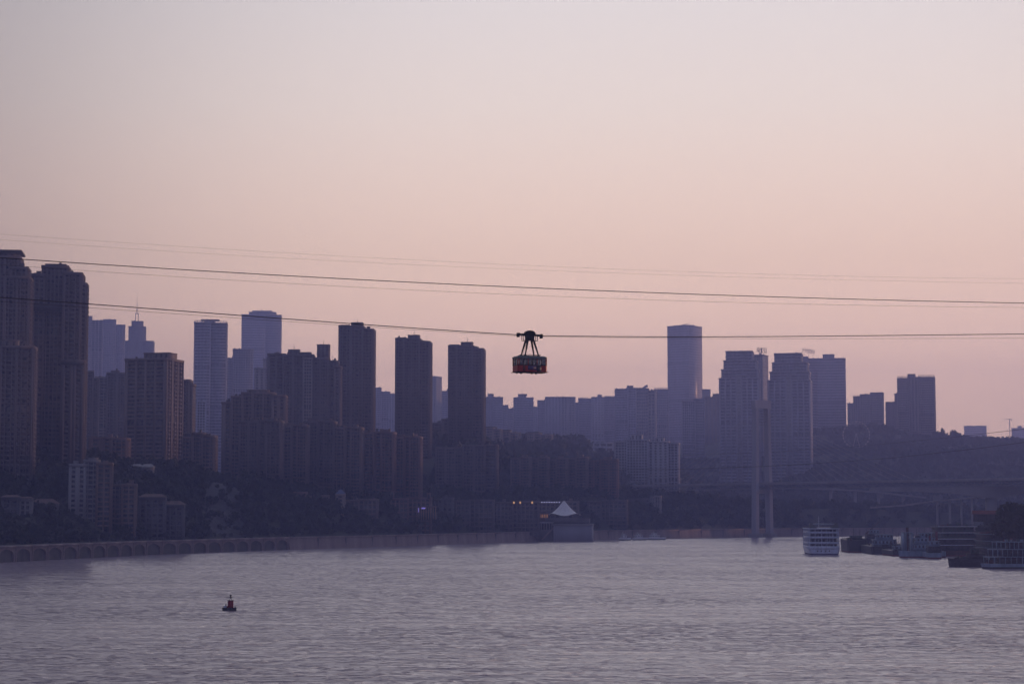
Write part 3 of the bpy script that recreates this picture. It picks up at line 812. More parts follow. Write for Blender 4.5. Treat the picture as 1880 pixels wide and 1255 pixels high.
def tower_crane():
    D = fd(4580) - 30
    b0 = at(1855, 840, D); t = at(1855, 769, D)
    o = empty('tower_crane', (b0.x, b0.y, b0.z - 30), 0, 'thin construction crane above the block at the right edge', 'crane')
    h = t.z - b0.z + 30
    MB().box(-1.2, 1.2, -1.2, 1.2, 0, h).build('mast', METAL, o)
    MB().poly([(-22, 0, h - 1), (9, 0, h - 1), (9, 0, h + 1), (-22, 0, h + .4), (-22, 2, h - 1), (9, 2, h - 1), (9, 2, h + 1), (-22, 2, h + .4)], [(0, 1, 2, 3), (7, 6, 5, 4), (0, 4, 5, 1), (1, 5, 6, 2), (2, 6, 7, 3), (3, 7, 4, 0)]).build('jib', METAL, o)
    MB().box(6, 9, -.5, 2.5, h - 5, h - 1).build('counterweight', CONC, o)
tower_crane()
def spire():
    M = Matrix.Rotation(-sp.rotation_euler.z, 4, 'Z')
    D = fd(3112); c = M @ (at(251, 588, D) - Vector(sp.location))
    z = lambda y: at(0, y, D).z - sp.location.z
    b = MB()
    for dx in (-3.4, 3.4):
        for dy in (-3, 3):
            b.box(c.x + dx - .5, c.x + dx + .5, c.y + 4 + dy - .5, c.y + 4 + dy + .5, z(588) - 2, z(576))
    b.box(c.x - 4.2, c.x + 4.2, c.y + .4, c.y + 7.6, z(576), z(575))
    b.build('lantern', W['grey'], sp)
    MB().lathe((c.x, c.y + 4, 0), [(.9, z(575)), (.8, z(569)), (2.2, z(568.5)), (2.2, z(567.5)), (.6, z(567)), (.45, z(556)), (.15, z(544))], 8).build('spire', METAL, sp)
spire()
def sign(txt, px, D, y_mid, hpx, root, gap, lab):
    """free-standing roof characters, one mesh object each, on a thin frame"""
    for k, ch in enumerate(txt):
        cu = bpy.data.curves.new('sign_character', 'FONT')
        cu.body = ch; cu.size = hpx * D / F * 1.12; cu.extrude = .35; cu.offset = 0.0
        cu.align_x = 'CENTER'; cu.align_y = 'CENTER'; cu.resolution_u = 2
        o = bpy.data.objects.new('sign_character', cu)
        COL.objects.link(o)
        bpy.context.view_layer.update()
        me = bpy.data.meshes.new_from_object(o.evaluated_get(bpy.context.evaluated_depsgraph_get()))
        bpy.data.objects.remove(o)
        me.materials.clear(); me.materials.append(mat('sign_letter', (.09, .05, .06), .5, var=.1))
        p = at(px + k * gap, y_mid[k], D)
        o = link(bpy.data.objects.new('sign_character', me), root)
        bpy.context.view_layer.update()
        mw = Matrix.Translation(p) @ Matrix.Rotation(math.pi / 2, 4, 'X')
        o.matrix_parent_inverse = Matrix.Identity(4)
        o.matrix_local = root.matrix_world.inverted() @ mw
        h = hpx * D / F
        MB().box(-.25, .25, -h * .5 - 6, -h * .4, -.25, -.05).build('sign_post', METAL, o)
sign('融园', 1394.5, fd(2618), (643, 644), 10, s1[0], 8, '')
sign('升悦台', 1476.5, fd(2898), (643.5, 645, 645.5), 8.5, s2, 8, '')
# ---------------------------------------------------------------- cable-stayed bridge
BRC = mat('bridge_concrete', (.29, .28, .30), .8, var=.15, scale=.1, streak=True)
PYL = mat('pylon_concrete', (.34, .34, .40), .8, var=.12, scale=.1, streak=True)
BRD = mat('bridge_girder_paint', (.20, .21, .25), .6, var=.15, scale=.1)
def bridge():
    A, B = at(1150, 891.8, 2407), at(1990, 876.5, 1815)
    T = at(1399, 887.4, 2180)
    d = (B - A).normalized(); nrm = Vector((-d.y, d.x, 0)).normalized()
    root = empty('cable_stayed_bridge', (T.x, T.y, 0), 0, 'cable-stayed bridge with a tall slim portal pylon crossing at right', 'bridge')
    o0 = Vector((T.x, T.y, 0))
    # pylon: two tapering legs, head beam, deck beam
    cross = nrm
    zt = at(0, 735, 2180).z
    def legpoly(c, a, b):
        q = [c - d * a - cross * b, c + d * a - cross * b, c + d * a + cross * b, c - d * a + cross * b]
        q = [(p.x, p.y) for p in q]
        area = sum(q[i][0] * q[(i + 1) % 4][1] - q[(i + 1) % 4][0] * q[i][1] for i in range(4))
        return q if area > 0 else q[::-1]
    for s in (-1, 1):
        c0 = cross * (s * 10.2); c1 = cross * (s * 8.0)
        MB().prism(legpoly(c0, 4.0, 2.3), -4, zt - 3, legpoly(c1, 3.6, 1.9)).build('pylon_leg', PYL, root)
        MB().prism(legpoly(c0, 7.5, 4.5), -4, 4).build('pile_cap', BRC, root)
    MB().prism(legpoly(Vector((0, 0, 0)), 3.6, 11.2), zt - 9, zt).build('head_beam', PYL, root)
    MB().prism(legpoly(Vector((0, 0, 0)), 3.0, 9.0), T.z - 11, T.z - 6.2).build('deck_beam', BRC, root)
    w = MB()
    for k in range(6):
        z = zt - 12 - k * 3.0
        w.prism(legpoly(Vector((0, 0, 0)), .7, 6.6), z, z + .9)
    w.build('anchor_lattice', BRD, root, 'stuff')
    # deck: slab, truss webs, lower chord
    def beam(name, off, hw, z0, z1, m, kind=None):
        a, b = A - o0, B - o0
        s = cross * off
        pa = [a + s - cross * hw, b + s - cross * hw, b + s + cross * hw, a + s + cross * hw]
        MB().poly([(p.x, p.y, p.z + z0) for p in pa] + [(p.x, p.y, p.z + z1) for p in pa], BF.tolist()).build(name, m, root, kind)
    beam('deck_slab', 0, 9.0, -1.2, 0.0, BRC)
    beam('parapet', -9.1, .25, -1.4, 1.1, BRC)
    beam('parapet', 9.1, .25, -1.4, 1.1, BRC)
    beam('lower_deck', 0, 7.2, -6.2, -5.2, BRD)
    web = MB(); n = 60
    for k in range(n):
        for s in (-1, 1):
            p = A - o0 + (B - A) * (k / n) + cross * (6.6 * s); q = A - o0 + (B - A) * ((k + 1) / n) + cross * (6.6 * s)
            web.tube(p + Vector((0, 0, -5.6)), p + Vector((0, 0, -1.0)), .45, n=4)
            a, b = (-5.6, -1.0) if k % 2 else (-1.0, -5.6)
            web.tube(p + Vector((0, 0, a)), q + Vector((0, 0, b)), .4, n=4)
    web.build('truss_web', BRD, root, 'stuff')
    for s in (-1, 1):
        for k in range(14):
            l = 34 + k * 15.5
            p = Vector((0, 0, zt - 42 + k * 2.4)); q = d * (s * l) + Vector((0, 0, T.z + d.z * s * l))
            MB().tube(p, q, .17, n=5).build('stay_cable', mat('stay_sheath', (.30, .30, .32), .6, var=0), root)
    for t in (.06, .30, .93):
        p = A - o0 + (B - A) * t
        if t == .30: continue
        MB().prism(legpoly(Vector((p.x, p.y, 0)), 2.2, 7), -4, p.z - 6.2).build('side_pier', BRC, root)
bridge()
def viaduct():
    D = 1900
    root = empty('haunched_viaduct', tuple(at(1822, 935, D)), 0, 'haunched girder viaduct on a flared pier below the bridge deck at right', 'viaduct')
    o0 = Vector(root.location)
    top = [(1600, 897), (1700, 896.5), (1822, 895), (1930, 893.5)]
    bot = [(1930, 903), (1880, 905), (1850, 911), (1836, 914), (1808, 914), (1794, 911), (1750, 905), (1690, 902), (1600, 901)]
    pts = [at(x, y, D) - o0 for x, y in top + bot]
    n = len(pts)
    vs_ = [tuple(p) for p in pts] + [(p.x, p.y + 11, p.z) for p in pts]
    fs = [tuple(range(n)), tuple(reversed(range(n, 2 * n)))] + [(i, n + i, n + (i + 1) % n, (i + 1) % n) for i in range(n)]
    MB().poly(vs_, fs).build('girder', BRC, root)
    a, b = at(1813, 914, D) - o0, at(1831, 914, D) - o0
    MB().box(a.x, b.x, 1.5, 9.5, -o0.z - 3, a.z + .3).build('pier', BRC, root)
    r = MB(); p, q = at(1600, 896.4, D) - o0, at(1930, 892.8, D) - o0
    r.poly([(p.x, -.2, p.z - .9), (q.x, -.2, q.z - .9), (q.x, .3, q.z - .9), (p.x, .3, p.z - .9), (p.x, -.2, p.z + .7), (q.x, -.2, q.z + .7), (q.x, .3, q.z + .7), (p.x, .3, p.z + .7)], BF.tolist())
    r.build('railing', BRC, root)
viaduct()
def elevated_road():
    D = fd(2270)
    root = empty('elevated_road', tuple(at(1570, 925, D)), 0, 'thin curving elevated road on slim posts under the bridge stays', 'elevated road')
    o0 = Vector(root.location)
    P = [(1488, 896), (1530, 897), (1570, 899), (1610, 902), (1650, 907), (1700, 912)]
    q = [at(x, y, D) - o0 for x, y in P]
    b = MB()
    for u, v in zip(q[:-1], q[1:]):
        b.poly([(u.x, 0, u.z - 1.6), (v.x, 0, v.z - 1.6), (v.x, 9, v.z - 1.6), (u.x, 9, u.z - 1.6), (u.x, 0, u.z + .5), (v.x, 0, v.z + .5), (v.x, 9, v.z + .5), (u.x, 9, u.z + .5)], BF.tolist())
    b.build('deck', BRC, root)
    for x, y in ((1526, 898), (1571, 900), (1614, 903), (1660, 909)):
        p = at(x, y, D) - o0
        MB().prism([(p.x - 1, 3.5), (p.x + 1, 3.5), (p.x + 1, 5.5), (p.x - 1, 5.5)], p.z - 30, p.z - 1.5, [(p.x - 2.2, 3), (p.x + 2.2, 3), (p.x + 2.2, 6), (p.x - 2.2, 6)]).build('pier', BRC, root)
elevated_road()
def lower_road():
    D = 2000
    root = empty('ramp_road', tuple(at(1720, 935, D)), 0, 'sloping ramp road with small pillars beneath the haunched viaduct', 'ramp road')
    o0 = Vector(root.location)
    q = [at(x, y, D) - o0 for x, y in ((1600, 931), (1660, 927), (1720, 919), (1790, 913))]
    b = MB()
    for u, v in zip(q[:-1], q[1:]):
        b.poly([(u.x, 0, u.z - 1), (v.x, 0, v.z - 1), (v.x, 7, v.z - 1), (u.x, 7, u.z - 1), (u.x, 0, u.z + .6), (v.x, 0, v.z + .6), (v.x, 7, v.z + .6), (u.x, 7, u.z + .6)], BF.tolist())
    b.build('deck', BRC, root)
    for x in (1722, 1745, 1766, 1786):
        p = at(x, 919, D) - o0
        MB().box(p.x - .8, p.x + .8, 2, 5, -o0.z - 3, p.z - .8 + (x - 1722) * .045).build('pier', BRC, root)
lower_road()

# ---------------------------------------------------------------- ferris wheel
def ferris():
    D = fd(2560); c = at(1572, 797, D); r = 24 * D / F
    g = gz(c.x, c.y) - 2
    wm = mat('wheel_paint', (.36, .35, .36), .5, var=.1)
    root = empty('ferris_wheel', (c.x, c.y, g), R(-9), 'white ferris wheel on the wooded hill at right', 'ferris wheel')
    h = max(c.z - g, r + 3)
    for y in (-1.6, 1.6):
        ring = [(r * math.cos(t), y, h + r * math.sin(t)) for t in np.linspace(0, 2 * math.pi, 49)]
        b = MB(); vs_ = []
        for p, q in zip(ring[:-1], ring[1:]):
            b.tube(p, q, .22, n=5)
        for rr in (.82,):
            ring2 = [(rr * r * math.cos(t), y, h + rr * r * math.sin(t)) for t in np.linspace(0, 2 * math.pi, 33)]
            for p, q in zip(ring2[:-1], ring2[1:]):
                b.tube(p, q, .14, n=4)
        b.build('rim', wm, root)
    for k in range(24):
        t = 2 * math.pi * k / 24
        MB().tube((0, 0, h), (r * math.cos(t), 1.6 if k % 2 else -1.6, h + r * math.sin(t)), .12, n=4).build('spoke', wm, root)
    gm = MB().lathe((0, 0, -1.5), [(.3, 1.5), (1.0, 1.1), (1.15, .2), (1.0, -.8), (.3, -1.1)], 8).mesh('gondola')
    gm.materials.append(mat('gondola_paint', (.36, .34, .36), .4, var=.1))
    for k in range(24):
        t = 2 * math.pi * k / 24
        o = link(bpy.data.objects.new('gondola', gm), root)
        o.location = (r * math.cos(t), 0, h + r * math.sin(t))
    MB().tube((0, -3.5, h), (0, 3.5, h), 1.2, n=10).build('hub', wm, root)
    for s in (-1, 1):
        for y in (-3.2, 3.2):
            MB().tube((0, y, h), (s * 9.5, y * 1.6, 0), .5, .6, 6).build('support_leg', wm, root)
ferris()

# ---------------------------------------------------------------- waterfront buildings
def roofed(name, label, x0, x1, y_eave, y_ridge, D, wall, roofm=None, depth=12, yaw=5, group=None, hip=True, fh=3.4, st='grid'):
    r = bld(name, label, 'house', D, yaw, wall, [(x0, x1, y_eave, 0, depth, st)], group=group, fh=fh)
    k = D / F
    hw = (x1 - x0) * k / 2 + 1.2
    z0 = at(0, y_eave, D).z - r.location.z + .1; z1 = at(0, y_ridge, D).z - r.location.z
    rx = hw * .55 if hip else hw
    vs_ = [(-hw, -1.4, z0), (hw, -1.4, z0), (hw, depth + 1.2, z0), (-hw, depth + 1.2, z0), (-rx, depth / 2, z1), (rx, depth / 2, z1)]
    MB().poly(vs_, [(3, 2, 1, 0), (0, 1, 5, 4), (2, 3, 4, 5), (1, 2, 5), (3, 0, 4)]).build('roof', roofm or ROOFT, r)
    return r
GV = 'houses low on the left hillside'
for a in [('two-storey hillside house at the far left edge above the arches', 4, 34, 912, 908, 1275, 'dark'),
          ('square hillside house with pale posts, second from the left edge', 36, 57, 914, 911, 1280, 'grey'),
          ('wide hip-roofed hall on the left hillside above the arches', 58, 104, 924, 915, 1300, 'dark'),
          ('taller hip-roofed dark house right of the short orange-tinted block', 256, 302, 912, 906, 1375, 'dark'),
          ('lower hip-roofed house, rightmost of the left hillside houses', 300, 336, 926, 919, 1388, 'dark')]:
    roofed('hillside_house', a[0], *a[1:6], a[6], group=GV)
GW = 'small pale villas on the slope'
for k, (x0, x1) in enumerate([(206, 222), (224, 240), (242, 259), (261, 280)]):
    roofed('villa', ['first small pale villa from the left at the foot of the sunset-lit tower', 'second small pale villa from the left below the sunset-lit tower', 'third small pale villa below the sunset-lit tower', 'rightmost small pale villa below the sunset-lit tower'][k],
           x0, x1, 857, 851, 1500, 'grey', ROOFG, depth=10, group=GW)
def shop(label, x0, x1, yt, D, wall, roof=(), fh=4.0, st='grid', dep=14):
    return bld('shop_building', label, 'shop', D, 5, wall, [(x0, x0 + .45 * (x1 - x0), yt + 1.5, 0, dep, st), (x0 + .43 * (x1 - x0), x1, yt, 1.5, dep, st)], roof, fh=fh, group='waterfront shop buildings')
shop('red-brown terraced shop building at the left end of the waterfront shops', 519, 561, 902, 1640, 'red')
shop('lower red-brown shop building with a pale awning', 558, 602, 908, 1645, 'brown')
kt = bld('turret_kiosk', 'narrow square turret with a pointed blue roof among the waterfront shops', 'turret', 1655, 5, 'beige', [(617, 632, 906, 0, 7, 'plain')])
def pyramid(root, D, x0, x1, y0, y1, m, dep=7):
    k = D / F; hw = (x1 - x0) * k / 2 + .6; z0 = at(0, y0, D).z - root.location.z; z1 = at(0, y1, D).z - root.location.z
    MB().poly([(-hw, -.6, z0), (hw, -.6, z0), (hw, dep + .6, z0), (-hw, dep + .6, z0), (0, dep / 2, z1)], [(3, 2, 1, 0), (0, 1, 4), (1, 2, 4), (2, 3, 4), (3, 0, 4)]).build('roof', m, root)
pyramid(kt, 1655, 617, 632, 905.5, 897, mat('blue_roof', (.10, .13, .27), .6, var=.2))
shop('long colonnaded shop building right of the pointed turret', 633, 692, 915, 1690, 'brown')
shop('shop building with two small end turrets left of the lit pavilion', 717, 790, 912, 1740, 'red', [('box', 717, 723, 912, 900, 0, 4), ('box', 784, 790, 912, 904, 0, 4)])
shop('low dark kiosk building just right of the lit pavilion', 798, 830, 913, 1810, 'dark')
shop('long low shop row beneath the wide plain dark block', 829, 905, 916, 1830, 'umber')
shop('low dark shop row with coloured lamps left of the tent canopy', 904, 988, 919, 1880, 'umber')
shop('low shop row with a string of bulbs behind the tent canopy', 986, 1060, 919, 1930, 'brown')
shop('long low shop row just right of the tent canopy', 1066, 1150, 917, 2060, 'umber')
shop('plain boxy depot under the white gridded blocks', 1152, 1192, 914, 2150, 'dark')
shop('narrow tall kiosk right of the boxy depot', 1194, 1212, 909, 2150, 'grey')
shop('small dark depot among trees left of the bridge pylon', 1305, 1372, 932, 2220, 'dark')
def lit_pavilion():
    D = 1730; c = at(784, 940, D)
    root = empty('lit_pavilion', (c.x, c.y, c.z - 6), -R(5), 'small pavilion with a purple lit sign and glowing frames on the waterfront', 'pavilion')
    k = D / F
    fr = mat('pavilion_frame', (.40, .26, .17), .6, var=.1)
    for i in range(8):
        x = (-15 + i * 4.4) * k
        MB().box(x - .25, x + .25, -.2, .3, 0, 10.4).build('post', fr, root)
    MB().box(-17 * k, 17 * k, -.8, 7, 10.4, 11.4).build('roof', W['red'], root)
    MB().box(-17 * k, 17 * k, .5, 7, 0, 6.0).build('wall', W['umber'], root)
    MB().box(-10 * k, -3 * k, -.6, -.25, 9.0, 10.3).build('sign_panel', mat('violet_sign', (.25, .2, .6), .5, var=0, emit=((.36, .28, .95), .55)), root)
    MB().box(-16.2 * k, -15.2 * k, -.6, -.25, 6, 10.0).build('sign_panel', MATS['violet_sign'], root)
lit_pavilion()
def terrace():
    D = 1885; k = D / F; c = at(1020, 990, D)
    root = empty('river_terrace', (c.x, c.y, 0), -math.atan2(c.x, c.y) - R(4), 'two-level riverside terrace with ribbed plinth under the white tent', 'terrace')
    x = lambda px: (px - 1020) * k
    z = lambda y: at(0, y, D).z
    MB().box(x(1016), x(1086), 0, 34, -3, z(964)).build('plinth', PYL, root)
    rb = MB()
    for i in range(20):
        a = x(1017.5 + i * 3.55); rb.box(a - .3, a + .3, -.5, .05, -3, z(966))
    rb.build('plinth_rib', PYL, root, 'stuff')
    MB().box(x(1014), x(1087), -.8, 34, z(964), z(961.5)).build('terrace_slab', BRC, root)
    MB().box(x(958), x(1015), 3, 34, -3, z(972)).build('lower_plinth', W['umber'], root)
    MB().box(x(956), x(1016), 2, 34, z(960), z(957.5)).build('terrace_slab', BRC, root)
    MB().box(x(960), x(1014), 6, 30, z(972), z(960)).build('arcade_wall', W['dark'], root)
    for i in range(12):
        a = x(960 + i * 4.8); MB().box(a - .35, a + .35, 3, 3.8, z(972), z(960)).build('column', BRC, root)
    for y0, x0, x1, yy in ((961.5, 1015, 1086, -.5), (957.5, 957, 1015, 2.3)):
        rl = MB(); n = int((x1 - x0) / 1.6)
        for i in range(n + 1):
            a = x(x0 + (x1 - x0) * i / n); rl.box(a - .06, a + .06, yy, yy + .12, z(y0), z(y0) + 1.2)
        rl.box(x(x0), x(x1), yy - .03, yy + .15, z(y0) + 1.2, z(y0) + 1.35)
        rl.build('railing', METAL, root, 'stuff')
    MB().box(x(1000), x(1080), 8, 32, z(961.5), z(951)).build('upper_terrace', W['umber'], root)
    MB().box(x(940), x(985), 14, 24, z(951), z(949)).build('canopy_roof', W['pale'], root)
    for i in range(5):
        a = x(942 + i * 10); MB().box(a - .3, a + .3, 15, 15.6, 6, z(951)).build('canopy_post', METAL, root)
    st = MB().poly([(x(993), 1.2, z(990)), (x(1016), 1.2, z(966)), (x(1016), 3, z(966)), (x(993), 3, z(990)), (x(996), 1.2, z(991)), (x(1016), 1.2, z(970)), (x(1016), 3, z(970)), (x(996), 3, z(991))], BF.tolist()).build('stair', CONC, root)
    kiosk = empty('terrace_kiosk', tuple(at(998, 951, D + 12)), -R(3), 'warm-lit brick kiosk left of the white tent canopy', 'kiosk')
    MB().box(-9 * k, 9 * k, 0, 8, -3, 5.2).build('wall', W['red'], kiosk)
    MB().box(-10 * k, 10 * k, -.6, 8.6, 5.2, 5.8).build('roof', W['umber'], kiosk)
    for i in range(4):
        a = (-7 + i * 4.5) * k; MB().box(a - .7, a + .7, -.12, .1, .6, 3.8).build('window', mat('warm_window', (.3, .16, .08), .4, var=0, emit=((1.0, .42, .16), .16)), kiosk)
    # tent
    tent = empty('tent_canopy', tuple(at(1036, 951, D + 14)), 0, 'white peaked tent canopy on the riverside terrace', 'tent')
    o0 = Vector(tent.location)
    zz = lambda y: at(0, y, D + 14).z - o0.z
    zp, ze = zz(919), zz(944)
    hx = 31 * k; hy = 10.0
    n, m = 24, 8; vs_ = []; fs = []
    for j in range(m + 1):
        t = j / m
        for i in range(n):
            a = 2 * math.pi * i / n
            sq = 1 + .12 * abs(math.sin(2 * a))
            sc = .05 + .95 * t
            sag = (1 - t) ** 1.7
            edge = (.10 * math.cos(4 * a + math.pi)) * (zp - ze) * t ** 3
            vs_.append((hx * sc * sq * math.cos(a), 9 + hy * sc * sq * math.sin(a), ze + (zp - ze) * sag + edge))
    for j in range(m):
        for i in range(n):
            fs.append((j * n + i, j * n + (i + 1) % n, (j + 1) * n + (i + 1) % n, (j + 1) * n + i))
    cn = MB().poly(vs_, fs).build('canopy', mat('tent_membrane', (.90, .90, .92), .6, var=.05), tent, smooth=True)
    MB().tube((0, 9, 0), (0, 9, zz(907)), .3, .15, 6).build('centre_mast', METAL, tent)
    for sx in (-.86, .86):
        for sy in (-.8, .8):
            MB().tube((hx * sx, 9 + hy * sy, -1), (hx * sx * .97, 9 + hy * sy * .97, ze + 1.0), .25, n=6).build('corner_post', METAL, tent)
    for px in (1062, 1066, 1071):
        MB().tube(((px - 1036) * k, 6, -1), ((px - 1036) * k, 6, zz(938)), .12, n=5).build('flag_pole', METAL, tent)
terrace()
def lamps():
    cold = mat('white_bulb', (.8, .8, .9), .4, var=0, emit=((.62, .62, 1.0), .6))
    warm = mat('orange_lamp', (.8, .5, .2), .4, var=0, emit=((1.0, .52, .18), .6))
    bulb = MB().lathe((0, 0, 0), [(.15, -.55), (.5, -.3), (.58, 0), (.5, .3), (.15, .55)], 8)
    m = bulb.mesh('light_bulb'); m.materials.append(cold)
    hook = MB().tube((0, 0, .5), (0, 1.5, .7), .08, n=5).mesh('bracket'); hook.materials.append(METAL)
    for k in range(9):
        o = link(bpy.data.objects.new('light_bulb', m))
        o.location = at(990 + k * 4.6, 921.4, 1925.5)
        tag(o, 'small cold-white bulb in the string behind the tent canopy', 'lamp', 'string of bulbs behind the tent')
        link(bpy.data.objects.new('bracket', hook), o)
    m2 = MB().lathe((0, 0, 0), [(.2, -1.1), (.75, -.6), (.85, 0), (.75, .6), (.2, 1.1)], 8).mesh('lantern'); m2.materials.append(warm)
    for px, lab in ((943.5, 'left orange lantern on the dark shop row'), (955, 'bright middle orange lantern on the dark shop row'), (977, 'right orange lantern on the dark shop row')):
        o = link(bpy.data.objects.new('lantern', m2)); o.location = at(px, 922, 1876)
        tag(o, lab, 'lantern', 'orange lanterns on the shop row')
        link(bpy.data.objects.new('bracket', hook), o)
lamps()
# ---------------------------------------------------------------- boats
HW = mat('white_hull_paint', (.60, .67, .82), .35, var=.15, scale=.5, streak=True)
HD = mat('dark_hull_paint', (.028, .032, .040), .55, var=.4, scale=.5, streak=True)
HR = mat('red_antifoul', (.16, .028, .026), .7, var=.3, scale=.5)
HB = mat('pale_blue_paint', (.24, .33, .44), .5, var=.25, scale=.5, streak=True)
HG = mat('green_deck_paint', (.05, .085, .075), .7, var=.3, scale=.5)
RUST = mat('rust_brown_paint', (.10, .045, .03), .8, var=.4, scale=.8)
def hull(root, L, Wd, H, hm, bottom=None, bow=.22, name='hull'):
    """hull along +x (bow), centred; flared bow, slightly raked transom"""
    def ring(z, f, ext):
        pts = []
        h = Wd / 2 * f
        xs = -L / 2
        pts += [(xs, -h * .86, z), (xs + L * .05, -h, z), (L / 2 - L * bow, -h, z)]
        for t in (.35, .65, .88):
            pts.append((L / 2 - L * bow * (1 - t) + ext * t, -h * (1 - t ** 1.9), z))
        tip = (L / 2 + ext, 0, z)
        right = pts[:]
        return right + [tip] + [(x, -y, zz) for x, y, zz in reversed(right)]
    def strip(lo, hi, m, nm, lid):
        n = len(lo)
        b = MB().poly(lo + hi, [(i, (i + 1) % n, n + (i + 1) % n, n + i) for i in range(n)] + ([tuple(range(n, 2 * n))] if lid else []))
        return b.build(nm, m, root)
    wl = .9
    h = strip(ring(wl, .95, .0), [(x, y, z + (H * .22 * max(0, (x / (L / 2) - .4)) ** 1.5 if x > 0 else 0)) for x, y, z in ring(H, 1.0, L * .02)], hm, name, True)
    strip(ring(-1.2, .82, -L * .02), ring(wl, .948, .0), bottom or hm, 'boot_stripe', False)
    return h
def deckhouse(root, x0, x1, w, z0, h, wm, name='deckhouse', win=True, over=.5):
    o = MB().box(x0, x1, -w / 2, w / 2, z0, z0 + h).build(name, wm, root)
    MB().box(x0 - over, x1 + over, -w / 2 - over, w / 2 + over, z0 + h, z0 + h + .22).build('deck_roof', wm, o)
    if win:
        g = MB(); zc = z0 + h * .45; zh = h * .38
        n = max(2, int((x1 - x0) / 2.2))
        for i in range(n):
            c = x0 + (x1 - x0) * (i + .5) / n
            for s in (-1, 1):
                y = s * w / 2
                g.box(c - .6, c + .6, y - .06, y + .06, zc, zc + zh)
        n = max(2, int(w / 2.2))
        for i in range(n):
            c = -w / 2 + w * (i + .5) / n
            for x in (x0, x1):
                g.box(x - .06, x + .06, c - .6, c + .6, zc, zc + zh)
        g.build('window', GLASS, o, 'stuff')
    return o
def rail(root, x0, x1, w, z, name='railing'):
    b = MB(); n = max(2, int((x1 - x0) / 1.8))
    for s in (-1, 1):
        y = s * w / 2
        for i in range(n + 1):
            x = x0 + (x1 - x0) * i / n
            b.box(x - .05, x + .05, y - .05, y + .05, z, z + 1.1)
        for zz in (.55, 1.1):
            b.box(x0, x1, y - .04, y + .04, z + zz - .04, z + zz + .04)
    m = max(2, int(w / 1.8))
    for x in (x0, x1):
        for i in range(1, m):
            y = -w / 2 + w * i / m
            b.box(x - .05, x + .05, y - .05, y + .05, z, z + 1.1)
        for zz in (.55, 1.1):
            b.box(x - .04, x + .04, -w / 2 + .06, w / 2 - .06, z + zz - .04, z + zz + .04)
    b.build(name, METAL, root, 'stuff')
def mast(root, x, y, z0, h, m=METAL, yards=2):
    o = MB().tube((x, y, z0), (x, y, z0 + h), .16, .08, 6).build('mast', m, root)
    for k in range(yards):
        z = z0 + h * (.55 + .25 * k)
        MB().tube((x, y - 1.0 + .3 * k, z), (x, y + 1.0 - .3 * k, z), .06, n=5).build('yard', m, o)
def boat(name, label, px, py, head, cat='boat', group=None):
    p = on_plane(px, py)
    return empty(name, (p.x, p.y, 0), R(head), label, cat, group)

